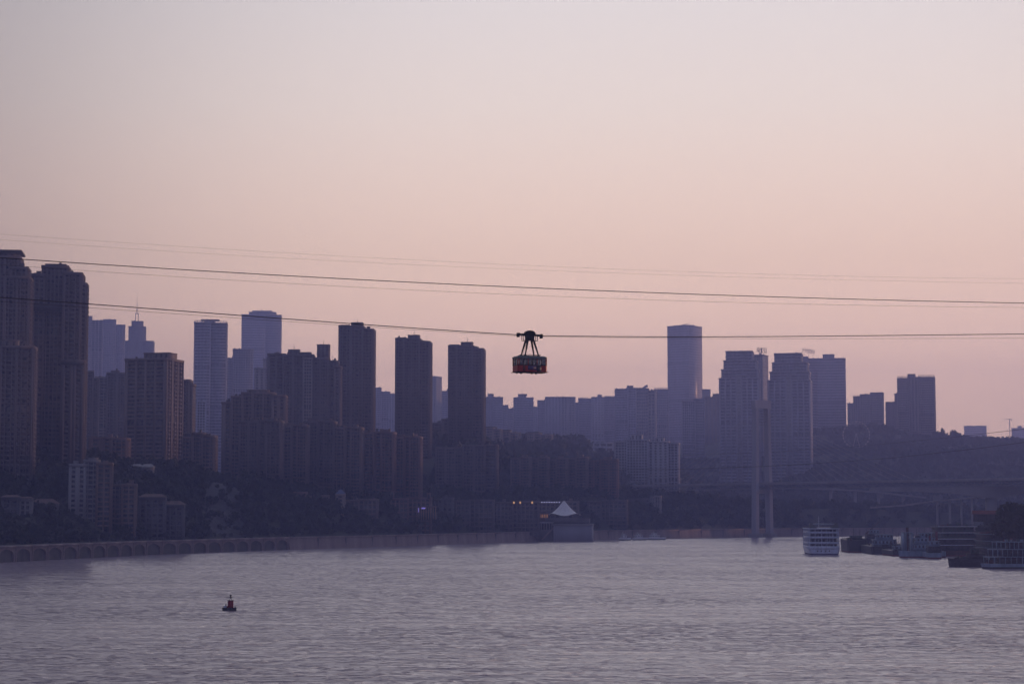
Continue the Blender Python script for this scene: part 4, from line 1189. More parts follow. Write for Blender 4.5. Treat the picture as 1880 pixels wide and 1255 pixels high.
def cruise():
    D = on_plane(1505, 1018).y
    Ls, Ws = 64.0, 20.4
    c = at(1514, 1018, D)
    hd = R(90 - 3.5)
    loc = Vector((c.x, c.y, 0)) + Vector((math.cos(hd), math.sin(hd), 0)) * (Ls / 2)
    root = empty('cruise_ship', tuple(loc), hd, 'white multi-deck river cruise ship with its stern towards us', 'cruise ship')
    hull(root, Ls, Ws, 3.6, HW, mat('navy_boot', (.05, .05, .12), .6, var=.2), bow=.3)
    xs = -Ls / 2; x1 = Ls / 2 - 12
    z = 3.6
    lvl = [(3.6, 2.9, .55, 0.0), (7.3, 2.6, .55, .6), (11.0, 2.3, .6, 1.2), (14.2, 2.1, .7, 2.0)]
    for k, (z, h, solid, ins) in enumerate(lvl):
        w = Ws - .4 - ins * .3
        bz = z; x0 = xs + ins
        band = 2.2 if k == 0 else 1.25
        # white bulwark band round the deck edge, recessed dark-glazed cabins behind it
        b = MB()
        b.box(x0, x1, -w / 2, -w / 2 + .25, bz, bz + band).box(x0, x1, w / 2 - .25, w / 2, bz, bz + band).box(x0, x0 + .25, -w / 2 + .25, w / 2 - .25, bz, bz + band)
        b.box(x0 + .25, x1, -w / 2 + .25, w / 2 - .25, bz - .02, bz + .18)
        dk = b.build('deck', HW, root)
        nz = lvl[k + 1][0] if k < 3 else 17.0
        cab = MB().box(x0 + 2.6, x1 - 1, -w / 2 + 1.6, w / 2 - 1.6, bz + .18, nz - .03).build('cabin_wall', mat('cabin_panel', (.22, .23, .27), .5, var=.3, scale=1), dk)
        g = MB(); n = 26
        for i in range(n):
            cx_ = x0 + 4 + (x1 - x0 - 6) * i / n
            for s in (-1, 1):
                y = s * (w / 2 - 1.6); g.box(cx_ - .7, cx_ + .7, y - .06, y + .06, bz + .7, nz - .7)
        for i in range(7):
            y = -w / 2 + 2.4 + (w - 4.8) * i / 6
            g.box(x0 + 2.54, x0 + 2.66, y - .8, y + .8, bz + 1.3, nz - .5)
        g.build('window', GLASS, dk, 'stuff')
        ps = MB()
        for i in range(17):
            cx_ = x0 + .6 + (x1 - x0 - 1.2) * i / 16
            for s in (-1, 1):
                y = s * (w / 2 - .12); ps.box(cx_ - .12, cx_ + .12, y - .1, y + .1, bz + band, nz)
        for i in range(6):
            y = -w / 2 + .4 + (w - .8) * i / 5; ps.box(x0 + .02, x0 + .22, y - .12, y + .12, bz + band, nz)
        ps.build('post', HW, dk, 'stuff')
    MB().box(xs + 1.2, x1, -Ws / 2 + .2, Ws / 2 - .2, 17.0, 17.7).build('sun_deck', HW, root)
    rail(root, xs + 1.6, x1 - .5, Ws - 1, 17.7)
    cn = MB().box(xs + 4, xs + 30, -Ws / 2 + 2.5, Ws / 2 - 2.5, 20.2, 20.6).build('sun_awning', HB, root)
    for sx in (5, 17, 29):
        for sy in (-1, 1):
            MB().box(xs + sx - .12, xs + sx + .12, sy * (Ws / 2 - 3) - .12, sy * (Ws / 2 - 3) + .12, 17.7, 20.2).build('awning_post', METAL, root)
    for sy in (-1, 1):                                         # swept dark funnels at both quarters
        y = sy * (Ws / 2 - 3.0)
        vs_ = [(xs + 2, y - 2.6, 17.7), (xs + 7, y - 2.6, 17.7), (xs + 7, y + 2.6, 17.7), (xs + 2, y + 2.6, 17.7), (xs + 4, y + sy * 1.2 - .5, 21.2), (xs + 7, y + sy * 1.2 - .5, 21.2), (xs + 7, y + sy * 1.2 + .5, 21.2), (xs + 4, y + sy * 1.2 + .5, 21.2)]
        MB().poly(vs_, BF.tolist()).build('funnel', mat('funnel_green', (.05, .065, .06), .6, var=.2), root)
    mast(root, xs + 40, 0, 17.7, 8, HW)
    for y in (-3.2, -.6, 2.2, 4.6):
        MB().lathe((xs - .02, y, 2.6), [(.0, -.45), (.42, -.3), (.45, .3), (.0, .45)], 8).build('stern_fender', METAL, root)
cruise()
def clutter(root, rng, x0, x1, w, z, n, mats):
    for k in range(n):
        cx_, cy = rng.uniform(x0, x1), rng.uniform(-w / 2, w / 2)
        t = rng.random(); m = rng.choice(mats)
        if t < .45:
            a, b, h = rng.uniform(.5, 1.6), rng.uniform(.5, 1.4), rng.uniform(.6, 2.0)
            MB().box(cx_ - a, cx_ + a, cy - b, cy + b, z, z + h).box(cx_ - a - .1, cx_ + a + .1, cy - b - .1, cy + b + .1, z + h, z + h + .12).build('deck_locker', m, root)
        elif t < .75:
            r, h = rng.uniform(.25, .6), rng.uniform(.8, 2.2)
            MB().lathe((cx_, cy, z), [(r, 0), (r, h * .7), (r * 1.7, h * .75), (r * 1.7, h), (.1, h * 1.1)], 8).build('vent_cowl', m, root)
        else:
            MB().tube((cx_, cy - .9, z + .8), (cx_, cy + .9, z + .8), .6, n=10).box(cx_ - .7, cx_ + .7, cy - 1.1, cy - .9, z, z + 1.2).box(cx_ - .7, cx_ + .7, cy + .9, cy + 1.1, z, z + 1.2).build('winch', m, root)
def work_boats():
    rng = random.Random(5)
    # two dark barges beside the cruise ship
    r = boat('barge', 'dark barge moored against the right side of the cruise ship', 1567, 1012, 86)
    hull(r, 58, 14.5, 8.6, HD, HR, bow=.14)
    deckhouse(r, -22, -12, 8, 8.6, 2.8, HG)
    clutter(r, rng, -28, 0, 12, 8.6, 14, [HD, RUST, HG, METAL]); mast(r, -22, 2, 11, 6); mast(r, -16, -3, 11, 5); rail(r, -28.5, -23, 13, 8.6)
    r = boat('barge', 'dark barge with a pale blue wheelhouse, second right of the cruise ship', 1616, 1015, 88)
    hull(r, 60, 21, 5.2, HD, HD, bow=.14)
    deckhouse(r, -24, -12, 15, 5.2, 4.4, HB); deckhouse(r, -23, -14, 11, 9.9, 3.2, HB, name='wheelhouse')
    clutter(r, rng, -29, -24.5, 19, 5.2, 9, [HD, RUST, METAL]); clutter(r, rng, -12, 8, 18, 5.2, 10, [HD, RUST, HG])
    mast(r, -19, 0, 13.4, 6.5); mast(r, -27, -8.5, 5.2, 10); mast(r, -27, -7, 5.2, 8); rail(r, -29.3, -24, 19.5, 5.2)
    # pale tug with red boot
    r = boat('tug_boat', 'pale blue workboat with a red bottom and crowded deck gear', 1692, 1023, 186)
    hull(r, 29, 9, 4.0, HB, HR, bow=.25)
    deckhouse(r, -11, 6, 7.4, 4.0, 4.6, HB); deckhouse(r, -8, 4, 6.2, 8.9, 3.4, HB); deckhouse(r, -6, 1, 5.0, 12.6, 2.8, HB, name='wheelhouse')
    MB().tube((-9.5, 1, 4), (-9.5, 1, 16.5), .9, .75, 10).build('funnel', HR, r); MB().tube((9, 0, 3.9), (9, 0, 19), .8, .8, 10).build('funnel', RUST, r)
    for x in (10.6, 12.0, 6.6): MB().box(x - .25, x + .25, -2.5, 2.5, 3.9, 15.5).build('frame_post', HB, r)
    MB().box(6.2, 12.4, -2.6, 2.6, 15.5, 15.9).build('frame_beam', HB, r)
    clutter(r, rng, -13, 12, 7.5, 4.0, 14, [HB, HD, RUST]); clutter(r, rng, -7, 3.5, 5, 12.6, 6, [HB, HD]); mast(r, -2, 0, 15.6, 5); mast(r, 3, 0, 12.6, 6); rail(r, -13, 8, 8.4, 4.0)
    # passenger landing stage behind
    r = boat('passenger_boat', 'dim tall passenger boat with white deck edges behind the black-hulled tug', 1765, 1020, 4)
    hull(r, 40, 12, 3.4, RUST, HR, bow=.12)
    for k, z in enumerate((3.4, 7.4, 11.4, 15.4)):
        o = deckhouse(r, -17 + k * 1.8, 16 - k * 2.8, 9 - k, z, 3.4, HD if k < 2 else HG)
        MB().box(-19 + k * 1.8, 18 - k * 2.8, -5.9 + k * .3, 5.9 - k * .3, z + 3.5, z + 3.82).build('deck_edge', HW, r)
        rail(r, -18.8 + k * 1.8, 17.8 - k * 2.8, 11.4 - k * .6, z + 3.82)
    clutter(r, rng, -8, 5, 5, 19.3, 7, [HD, HR, HG]); mast(r, 0, 0, 19.3, 5)
    r = boat('work_barge', 'small cluttered work barge between the blue wheelhouse barge and the pale workboat', 1640, 1019, 92)
    hull(r, 40, 9, 3.4, HD, HR, bow=.14)
    deckhouse(r, -17, -10, 6, 3.4, 3.0, HB); clutter(r, rng, -19.5, -5, 8, 3.4, 12, [HD, HB, RUST, METAL]); mast(r, -18, 2.5, 3.4, 9); mast(r, -14, -2, 6.6, 6); rail(r, -19.5, -17.5, 8, 3.4)
    r = boat('floating_restaurant', 'tall dark floating house with stacked balconies left of the dim tall passenger boat', 1728, 1016, 88)
    hull(r, 46, 13, 2.6, HD, HD, bow=.1)
    for k, z in enumerate((2.6, 6.6, 10.6, 14.6)):
        deckhouse(r, -21 + k * .8, 12, 10.4 - k * .7, z, 3.5, HD if k % 2 else HG)
        MB().box(-22.5 + k * .8, 13, -6.2 + k * .3, 6.2 - k * .3, z + 3.72, z + 4.0).build('deck_edge', HB, r)
        rail(r, -22.3 + k * .8, 12.8, 12 - k * .6, z + 4.0)
    clutter(r, rng, -18, 8, 7, 18.6, 8, [HD, HR, HB])
    r = boat('cargo_boat', 'dark cargo boat with a stubby bridge wedged behind the pale workboat', 1668, 1013, 80)
    hull(r, 50, 12, 5.6, HD, HR, bow=.14)
    deckhouse(r, -22, -13, 9, 5.6, 4.2, HD); deckhouse(r, -21, -15, 7, 10.1, 3.2, HB, name='wheelhouse')
    clutter(r, rng, -24, -10, 10, 5.6, 10, [HD, RUST, HG]); mast(r, -18, 0, 13.4, 6); rail(r, -24.5, -22.5, 11, 5.6)
    r = boat('ferry_boat', 'dark flat-topped ferry between the floating house and the landing pontoon', 1815, 1027, 92)
    hull(r, 44, 13, 3.6, HD, HD, bow=.14)
    for k, z in enumerate((3.6, 7.6, 11.6)):
        deckhouse(r, -20 + k * 1.2, 10, 11 - k, z, 3.5, HD if k != 1 else HG)
        MB().box(-21.2 + k * 1.2, 11, -6.4 + k * .4, 6.4 - k * .4, z + 3.75, z + 4.0).build('deck_edge', HB, r)
        rail(r, -21 + k * 1.2, 10.8, 12.4 - k * .8, z + 4.0)
    clutter(r, rng, -17, 6, 8, 15.6, 9, [HD, HR, HB, METAL]); mast(r, -14, 1, 15.6, 5)
    r = boat('crane_barge', 'dark barge with a raised crane boom behind the blue wheelhouse barge', 1597, 1006, 91)
    hull(r, 50, 17, 7.0, HD, HD, bow=.14)
    deckhouse(r, -22, -12, 12, 7.0, 4.0, HD); deckhouse(r, -20, -14, 7, 11.3, 3.0, HB, name='wheelhouse')
    MB().tube((-8, 4, 7), (-8, 4, 12), 1.2, 1.0, 10).build('crane_turret', RUST, r); MB().tube((-8, 4, 12), (-14, -5, 21), .45, .2, 6).build('crane_boom', RUST, r)
    clutter(r, rng, -24, 0, 14, 7.0, 12, [HD, RUST, METAL]); mast(r, -17, 1, 14.5, 5)
    r = boat('supply_boat', 'dark blue supply boat squeezed between the pale workboat and the floating house', 1710, 1024, 86)
    hull(r, 34, 9, 3.6, HB, HR, bow=.2)
    deckhouse(r, -15, -4, 7.4, 3.6, 3.6, HD); deckhouse(r, -14, -7, 6, 7.5, 3.2, HB, name='wheelhouse')
    MB().tube((-9, 2, 7), (-9, 2, 14), .7, .6, 10).build('funnel', HR, r)
    clutter(r, rng, -16.5, -3, 7, 3.6, 9, [HD, HR, METAL]); mast(r, -11, 0, 10.9, 5); rail(r, -16.5, -15.3, 8, 3.6)
    # dark tug in front
    r = boat('tug_boat', 'low black-hulled tug lying in front of the dim tall passenger boat', 1779, 1040, 176)
    hull(r, 21, 7.5, 4.2, HD, HD, bow=.25)
    deckhouse(r, -8.5, 1, 5.2, 4.2, 2.6, HD); deckhouse(r, -5, -1, 4, 7.1, 2.3, HG, name='wheelhouse')
    clutter(r, rng, 1, 8, 5, 4.2, 6, [HD, HR, METAL]); mast(r, -3, 0, 9.6, 3); rail(r, -10, 7, 6.8, 4.2)
    ty = MB()
    for k in range(6):
        ty = MB().lathe((10.6 - k * 3.2, 3.75 if k else 3.0, 2.6), [(.35, -.25), (.7, -.25), (.8, 0), (.7, .25), (.35, .25)], 10).build('tyre_fender', METAL, r)
    # large landing pontoon at the right edge
    r = boat('landing_pontoon', 'large multi-deck landing pontoon with open frames at the right edge', 1866, 1043, 183, cat='pontoon')
    hull(r, 36, 10, 2.4, HB, HD, bow=.1)
    for k, z in enumerate((2.4, 6.2, 10.0)):
        x0, x1 = -17 + k * 1.2, 16 - k * 2.2
        MB().box(x0, x1, -4.4 + k * .3, 4.4 - k * .3, z + 3.4, z + 3.72).build('deck_edge', HB, r)
        deckhouse(r, x0 + 6, x1 - 7, 6.5 - k, z, 3.3, HD, over=.1)
        for i in range(12):
            x = x0 + .4 + (x1 - x0 - .8) * i / 11
            for s in (-1, 1):
                MB().box(x - .12, x + .12, s * (4.2 - k * .3) - .1, s * (4.2 - k * .3) + .1, z, z + 3.4).build('post', HB, r)
        rail(r, x0 + .3, x1 - .3, 8.3 - k * .6, z + (3.72 if k == 2 else 0.0) + .02)
    clutter(r, rng, -12, 10, 6, 13.8, 10, [HD, HB, HG, HR]); mast(r, 4, 0, 13.8, 4); mast(r, -6, 1, 13.8, 3.4)
    clutter(r, rng, -16, 14, 7, 2.4, 8, [HD, HR, RUST])
work_boats()
HY = mat('yacht_gelcoat', (.85, .85, .88), .35, var=.05)
def white_boats():
    for px, py, Lb, hd, lab in ((1147, 991.2, 12, 4, 'small white motor yacht moored left of three by the embankment'), (1175, 990.9, 15, 8, 'middle white motor yacht of three by the embankment'), (1205, 990.4, 19, 3, 'largest white motor yacht, rightmost of three by the embankment')):
        p = on_plane(px, py)
        r = empty('motor_yacht', (p.x, p.y, 0), R(hd), lab, 'yacht', 'white yachts by the embankment')
        hull(r, Lb, Lb * .3, 2.4, HY, HD, bow=.45)
        a = deckhouse(r, -Lb * .36, Lb * .16, Lb * .2, 2.4, 2.0, HY)
        deckhouse(r, -Lb * .26, Lb * .02, Lb * .16, 4.6, 1.6, HY, name='flybridge')
        vs_ = [(Lb * .16, -Lb * .1, 2.4), (Lb * .30, -Lb * .07, 2.4), (Lb * .30, Lb * .07, 2.4), (Lb * .16, Lb * .1, 2.4), (Lb * .15, -Lb * .09, 4.4), (Lb * .17, -Lb * .08, 4.4), (Lb * .17, Lb * .08, 4.4), (Lb * .15, Lb * .09, 4.4)]
        MB().poly(vs_, BF.tolist()).build('windscreen', GLASS, r)
        rail(r, Lb * .2, Lb * .4, Lb * .14, 2.5); mast(r, -Lb * .15, 0, 6.4, 2.2, HY)
white_boats()

# ---------------------------------------------------------------- navigation marker boat
def marker():
    p = on_plane(421, 1120)
    k = p.y / F
    r = empty('marker_boat', (p.x, p.y, 0), R(184), 'small red-towered channel marker boat floating alone on the left water', 'marker boat')
    hull(r, 4.2, 2.1, .72, HD, HD, bow=.35)
    RED = mat('marker_red', (.30, .022, .03), .55, var=.2, scale=2)
    x = lambda px: -(px - 421) * k
    z = lambda y: (1120 - y) * k * 1.005
    cx_ = x(423.2)
    MB().box(cx_ - .78, cx_ + .78, -.62, .62, .6, z(1102.2)).build('red_tower', RED, r)
    for i in range(7):
        zz = .75 + i * .29
        MB().box(cx_ - .84, cx_ + .84, -.68, .68, zz, zz + .13).build('tower_slat', RED, r)
    MB().box(cx_ - .95, cx_ + .95, -.8, .8, z(1102.2), z(1101.5)).build('tower_roof', mat('marker_dark_red', (.09, .012, .015), .6, var=.2), r)
    for s in (-1, 1):
        MB().tube((cx_ - s * .45, 0, z(1101.6)), (cx_, 0, z(1097.2)), .06, n=5).build('lamp_strut', METAL, r)
    MB().lathe((cx_, 0, z(1097.6)), [(.08, 0), (.5, .22), (.12, .42), (.16, .52), (.27, .6), (.27, .95), (.08, 1.15)], 10).build('lantern', METAL, r)
    MB().box(x(416.4), x(411.5), -.55, .55, .6, 1.35).box(x(416.6), x(411.2), -.62, .62, 1.35, 1.42).build('battery_box', HW, r)
    MB().tube((x(414.6), 0, 1.4), (x(414.6), 0, 1.95), .16, .12, 8).build('vent', METAL, r)
    MB().box(cx_ + .78, cx_ + 1.25, -.5, .5, .6, 1.3).build('red_locker', RED, r)
    for px in (410, 431.5):
        MB().tube((x(px), 0, .6), (x(px), 0, 1.25), .09, n=6).build('bollard', METAL, r)
marker()
# ---------------------------------------------------------------- cableway
YAW = R(-22)                      # the rope runs from near left to far right
DC = 365.0
def rope_depth(px):
    t = (px - 972) / F * DC
    return DC + t * math.tan(-YAW) / (1 - math.tan(-YAW) * (px - CX) / F)
def spline(pts, n=160):
    xs = np.array([p[0] for p in pts], float); ys = np.array([p[1] for p in pts], float)
    c = np.polyfit(xs, ys, min(3, len(pts) - 1))
    X = np.linspace(xs[0], xs[-1], n)
    return [(float(a), float(np.polyval(c, a))) for a in X]
ROPE = mat('steel_rope', (.035, .028, .030), .6, metal=.3, var=.1)
def rope(name, label, pts, r, dd=0.0, group=None):
    b = MB().path([at(x, y, rope_depth(x) + dd) for x, y in spline(pts)], r)
    tag(b.build(name, ROPE, smooth=True), label, 'rope', group)
GR = 'ropes of the cableway'
rope('track_rope', 'thick track rope of the lower line left of the cabin, dark double', [(-120, 537), (0, 546.5), (158, 557.5), (400, 575), (620, 592.5), (800, 605), (957, 614.6)], .082, group=GR)
rope('track_rope', 'thick track rope of the lower line right of the cabin', [(957, 614.6), (1000, 617), (1200, 618), (1400, 617.3), (1640, 615.6), (1880, 613), (2000, 611.6)], .082, group=GR)
rope('haul_rope', 'thin haul rope just under the lower track rope left of the cabin', [(-120, 545), (0, 553), (158, 565), (400, 580.5), (620, 596.5), (800, 607.5), (960, 617)], .028, .8, group=GR)
rope('haul_rope', 'thin haul rope below the lower track rope right of the cabin', [(985, 617.6), (1200, 620.4), (1400, 621.3), (1640, 621.3), (1880, 620.6), (2000, 620)], .028, .8, group=GR)
rope('track_rope', 'thick upper track rope spanning the whole picture', [(-120, 464.5), (0, 473), (400, 498.5), (940, 527), (1400, 544), (1880, 556), (2000, 558.5)], .075, -9, group=GR)
rope('haul_rope', 'thin haul rope just below the thick upper track rope', [(-120, 477), (0, 485), (400, 512.5), (940, 541), (1400, 556), (1880, 564), (2000, 565)], .022, -9, group=GR)
rope('guide_wire', 'faint topmost wire high across the sky', [(-120, 421), (0, 429.5), (400, 456), (1000, 489.5), (1500, 505), (1880, 511), (2000, 512.5)], .014, 6, group=GR)
rope('guide_wire', 'faint second wire from the top across the sky', [(-120, 431), (0, 439.5), (400, 466.5), (1000, 497), (1500, 512), (1880, 520), (2000, 522)], .014, 8, group=GR)
def far_line(label, pts):
    b = MB().path([at(x, y, D) for x, y, D in pts], .22, 5)
    tag(b.build('power_line', ROPE), label, 'cable', 'dark lines over the bridge')
far_line('dark lower line sagging across the city towards the right hill', [(800, 866.5, 1945), (880, 864, 1900), (1000, 862.3, 1840), (1120, 861.8, 1790), (1250, 861, 1730), (1420, 855, 1660), (1560, 846, 1600), (1640, 840, 1560), (1793, 823, 1490), (1900, 809, 1440)])
far_line('dark upper line running past the bridge pylon to the right hill', [(1236, 836, 2440), (1330, 833, 2350), (1420, 829, 2250), (1540, 821.5, 2150), (1640, 813, 2060), (1760, 801, 1970), (1900, 785, 1870)])

def cable_car():
    k = DC / F
    c = at(972.5, 684, DC)
    r = empty('cable_car', tuple(c), -YAW, 'red cable car cabin hanging from the lower rope in mid-river', 'cable car')
    Lc, Wc = 5.84, 2.9
    RED = mat('cabin_red', (.36, .025, .022), .4, var=.15, scale=1.5)
    DRK = mat('carriage_steel', (.022, .023, .028), .55, metal=.3, var=.3, scale=2)
    ROOFM = mat('cabin_roof_grey', (.16, .20, .21), .5, var=.2, scale=1)
    PANE = bpy.data.materials.new('cabin_pane'); PANE.use_nodes = True
    t = PANE.node_tree; t.nodes.clear()
    om = t.nodes.new('ShaderNodeOutputMaterial'); mxs = t.nodes.new('ShaderNodeMixShader')
    tr = t.nodes.new('ShaderNodeBsdfTransparent'); tr.inputs[0].default_value = (.52, .56, .60, 1)
    gl = t.nodes.new('ShaderNodeBsdfGlossy'); gl.inputs['Roughness'].default_value = .08
    mxs.inputs[0].default_value = .09
    t.links.new(tr.outputs[0], mxs.inputs[1]); t.links.new(gl.outputs[0], mxs.inputs[2]); t.links.new(mxs.outputs[0], om.inputs[0])
    hx, hy = Lc / 2, Wc / 2
    MB().box(-hx + .05, hx - .05, -hy + .05, hy - .05, 0, .16).build('floor', DRK, r)
    # lower red panels, one per side and end, with chamfered corners
    ch = .28
    plan = [(-hx + ch, -hy), (hx - ch, -hy), (hx, -hy + ch), (hx, hy - ch), (hx - ch, hy), (-hx + ch, hy), (-hx, hy - ch), (-hx, -hy + ch)]
    inn = [(x * .975, y * .955) for x, y in plan]
    for i in range(8):
        a, b = plan[i], plan[(i + 1) % 8]; ai, bi = inn[i], inn[(i + 1) % 8]
        MB().prism([a, b, bi, ai], .1, 1.28).build('body_panel', RED, r)
    MB().prism([(x * 1.008, y * 1.016) for x, y in plan], 1.24, 1.34).build('waist_rail', DRK, r)
    # posts and panes
    def run(a, b, n):
        ax, ay = a; bx, by = b
        for i in range(n + 1):
            f = i / n
            x, y = ax + (bx - ax) * f, ay + (by - ay) * f
            MB().box(x - .06, x + .06, y - .06, y + .06, 1.34, 2.52).build('window_post', RED if i % 2 == 0 else DRK, r)
        L2 = math.hypot(bx - ax, by - ay); ux, uy = (bx - ax) / L2, (by - ay) / L2; nx, ny = uy, -ux
        for i in range(n):
            f0, f1 = i / n + .07 / L2, (i + 1) / n - .07 / L2
            p, q = (ax + (bx - ax) * f0, ay + (by - ay) * f0), (ax + (bx - ax) * f1, ay + (by - ay) * f1)
            MB().poly([(p[0] + nx * o, p[1] + ny * o, z) for o in (.012, -.012) for z in (1.34, 2.5)] + [(q[0] + nx * o, q[1] + ny * o, z) for o in (.012, -.012) for z in (1.34, 2.5)],
                      [(0, 4, 5, 1), (2, 3, 7, 6), (0, 1, 3, 2), (4, 6, 7, 5), (1, 5, 7, 3), (0, 2, 6, 4)]).build('window_pane', PANE, r)
    m = .06
    run((-hx + ch, -hy + m), (hx - ch, -hy + m), 6); run((hx - ch, hy - m), (-hx + ch, hy - m), 6)
    run((-hx + m, hy - ch), (-hx + m, -hy + ch), 2); run((hx - m, -hy + ch), (hx - m, hy - ch), 2)
    MB().prism([(x * 1.01, y * 1.02) for x, y in plan], 2.5, 2.66).prism([(x * 1.03, y * 1.05) for x, y in plan], 2.66, 2.82).prism([(x * 1.0, y * 1.0) for x, y in plan], 2.82, 3.02, [(x * .9, y * .8) for x, y in plan]).build('roof', ROOFM, r)
    MB().box(-.95, .75, -hy - .03, -hy + .02, .42, 1.2).build('advert_panel', mat('advert_violet', (.10, .075, .19), .5, var=.5, scale=2.5), r)
    MB().box(.78, 1.7, -hy - .03, -hy + .02, .16, 1.23).build('door', mat('door_dark', (.05, .05, .07), .5, var=.4, scale=2), r)
    MB().box(-1.95, -1.45, -hy - .028, -hy + .02, .2, 1.2).build('door', mat('door_red', (.13, .015, .02), .5, var=.2, scale=2), r)
    for x in (-2.2, -1.35, .75, 1.6):
        for y in (-.9, .9):
            MB().box(x - .16, x + .16, y - .14, y + .14, -.16, .02).build('landing_buffer', DRK, r)
    MB().box(-hx - .12, hx + .12, -hy - .12, hy + .12, .0, .1).build('bumper', DRK, r)
    # hanger: two A-frames joined at the head
    zr = 3.02; zt = at(972.5, 624, DC).z - c.z; rope_z = at(972.5, 615.6, DC).z - c.z
    for y in (-1.05, 1.05):
        for s in (-1, 1):
            MB().tube((s * 1.32, y, zr + .1), (s * .5, y * .42, zt + .2), .12, .24, 8).build('hanger_leg', DRK, r)
            MB().box(s * 1.32 - .2, s * 1.32 + .2, y - .16, y + .16, zr - .12, zr + .16).build('leg_shoe', DRK, r)
        MB().tube((-1.75, y, zr + .22), (1.75, y, zr + .22), .05, n=6).build('roof_rail', DRK, r)
    for s in (-1, 1):
        MB().tube((s * 1.75, -1.05, zr + .22), (s * 1.75, 1.05, zr + .22), .05, n=6).build('roof_rail', DRK, r)
        MB().tube((s * 1.7, -.6, zr), (s * .62, -.2, zt - .4), .025, n=5).build('ladder_rope', DRK, r)
    # head: tapered box, domed cap
    MB().poly([(-.58, -.5, zt - .1), (.58, -.5, zt - .1), (.58, .5, zt - .1), (-.58, .5, zt - .1), (-.98, -.34, rope_z + .25), (.98, -.34, rope_z + .25), (.98, .34, rope_z + .25), (-.98, .34, rope_z + .25)], BF.tolist()).build('hanger_head', DRK, r)
    vs_ = []; n = 10
    for y in (-.36, .36):
        for i in range(n + 1):
            t_ = math.pi * i / n
            vs_.append((-1.05 * math.cos(t_), y, rope_z + .2 + .72 * math.sin(t_) ** .8))
    fs = [tuple(range(n + 1)), tuple(reversed(range(n + 1, 2 * n + 2)))] + [(i, n + 1 + i, n + 2 + i, i + 1) for i in range(n)] + [(0, n, 2 * n + 1, n + 1)]
    MB().poly(vs_, fs).build('head_cap', DRK, r)
    tilt = math.atan2(at(1000, 617, rope_depth(1000)).z - at(940, 613.5, rope_depth(940)).z, 6.3)
    for y in (-.33, .33):
        MB().poly([(x, y + dy, rope_z + z + x * tilt) for dy in (-.06, .06) for x, z in ((-2.3, -.06), (-2.3, .26), (2.25, .26), (2.25, -.06))],
                  [(0, 1, 2, 3), (7, 6, 5, 4), (0, 4, 5, 1), (1, 5, 6, 2), (2, 6, 7, 3), (3, 7, 4, 0)]).build('carriage_beam', DRK, r)
    for i in range(8):
        x = -2.05 + i * .585
        MB().tube((x, -.12, rope_z + .12 + x * tilt), (x, .12, rope_z + .12 + x * tilt), .2, n=12).build('running_wheel', DRK, r)
    for s in (-1, 1):
        MB().box(s * 2.3 - .16, s * 2.3 + .16, -.4, .4, rope_z - .42 + s * 2.3 * tilt, rope_z + .36 + s * 2.3 * tilt).build('rope_guide', DRK, r)
        a, b = s * .95, s * 1.38
        for y in (-.42, .42):
            MB().box(min(a, b), max(a, b), y - .04, y + .04, rope_z - 1.06, rope_z - .97).build('work_platform', DRK, r)
            MB().box(b - .05, b + .05, y - .05, y + .05, rope_z - 1.0, rope_z + .0).build('platform_post', DRK, r)
    # passengers: one continuous body each
    sk = bpy.data.meshes.new('person')
    J = [((0, 0, .92), .15), ((0, 0, 1.12), .145), ((0, 0, 1.32), .17), ((0, 0, 1.45), .075), ((0, .01, 1.53), .065), ((0, -.01, 1.63), .105), ((0, 0, 1.73), .07),
         ((.19, 0, 1.38), .065), ((.24, .02, 1.12), .05), ((.22, -.10, .92), .04), ((.21, -.14, .84), .035), ((-.19, 0, 1.38), .065), ((-.24, .02, 1.12), .05), ((-.22, -.06, .90), .04), ((-.21, -.08, .82), .035),
         ((.10, 0, .84), .10), ((.11, -.01, .48), .07), ((.11, .02, .08), .05), ((.11, -.14, .04), .04), ((-.10, 0, .84), .10), ((-.11, -.01, .48), .07), ((-.11, .02, .08), .05), ((-.11, -.14, .04), .04)]
    E = [(0, 1), (1, 2), (2, 3), (3, 4), (4, 5), (5, 6), (2, 7), (7, 8), (8, 9), (9, 10), (2, 11), (11, 12), (12, 13), (13, 14), (0, 15), (15, 16), (16, 17), (17, 18), (0, 19), (19, 20), (20, 21), (21, 22)]
    sk.from_pydata([j[0] for j in J], E, [])
    so = bpy.data.objects.new('person', sk); COL.objects.link(so)
    so.modifiers.new('skin', 'SKIN'); sub = so.modifiers.new('sub', 'SUBSURF'); sub.levels = 1
    for i, (v, (_, rad)) in enumerate(zip(sk.skin_vertices[0].data, J)):
        v.radius = (rad, rad); v.use_root = (i == 0)
    bpy.context.view_layer.update()
    body = bpy.data.meshes.new_from_object(so.evaluated_get(bpy.context.evaluated_depsgraph_get()))
    bpy.data.objects.remove(so)
    body.materials.clear(); body.materials.append(DRK)
    cl = [mat('navy_clothes', (.03, .04, .08), .9, var=.2), mat('grey_clothes', (.10, .10, .11), .9, var=.2), mat('brown_clothes', (.08, .05, .04), .9, var=.2), mat('pale_clothes', (.30, .28, .27), .9, var=.2)]
    hair = MB().lathe((0, .02, 1.60), [(.09, 0), (.125, .06), (.115, .14), (.05, .19)], 10).mesh('hair'); hair.materials.append(mat('black_hair', (.01, .009, .009), .7, var=0))
    wd = ['navy', 'grey', 'brown', 'pale']
    spots = [(-2.3, -.8, 30, 0, 'at the near left end'), (-1.5, .5, 200, 1, 'behind the left door'), (-.7, -.9, 10, 2, 'by the window above the advert panel'), (.1, .3, 160, 0, 'in the middle of the cabin'), (.9, -.9, -20, 3, 'by the near door'), (1.5, .6, 220, 2, 'on the far side at the right'), (2.2, -.7, -40, 1, 'at the near right end')]
    M = Matrix.Translation(c) @ Matrix.Rotation(-YAW, 4, 'Z')
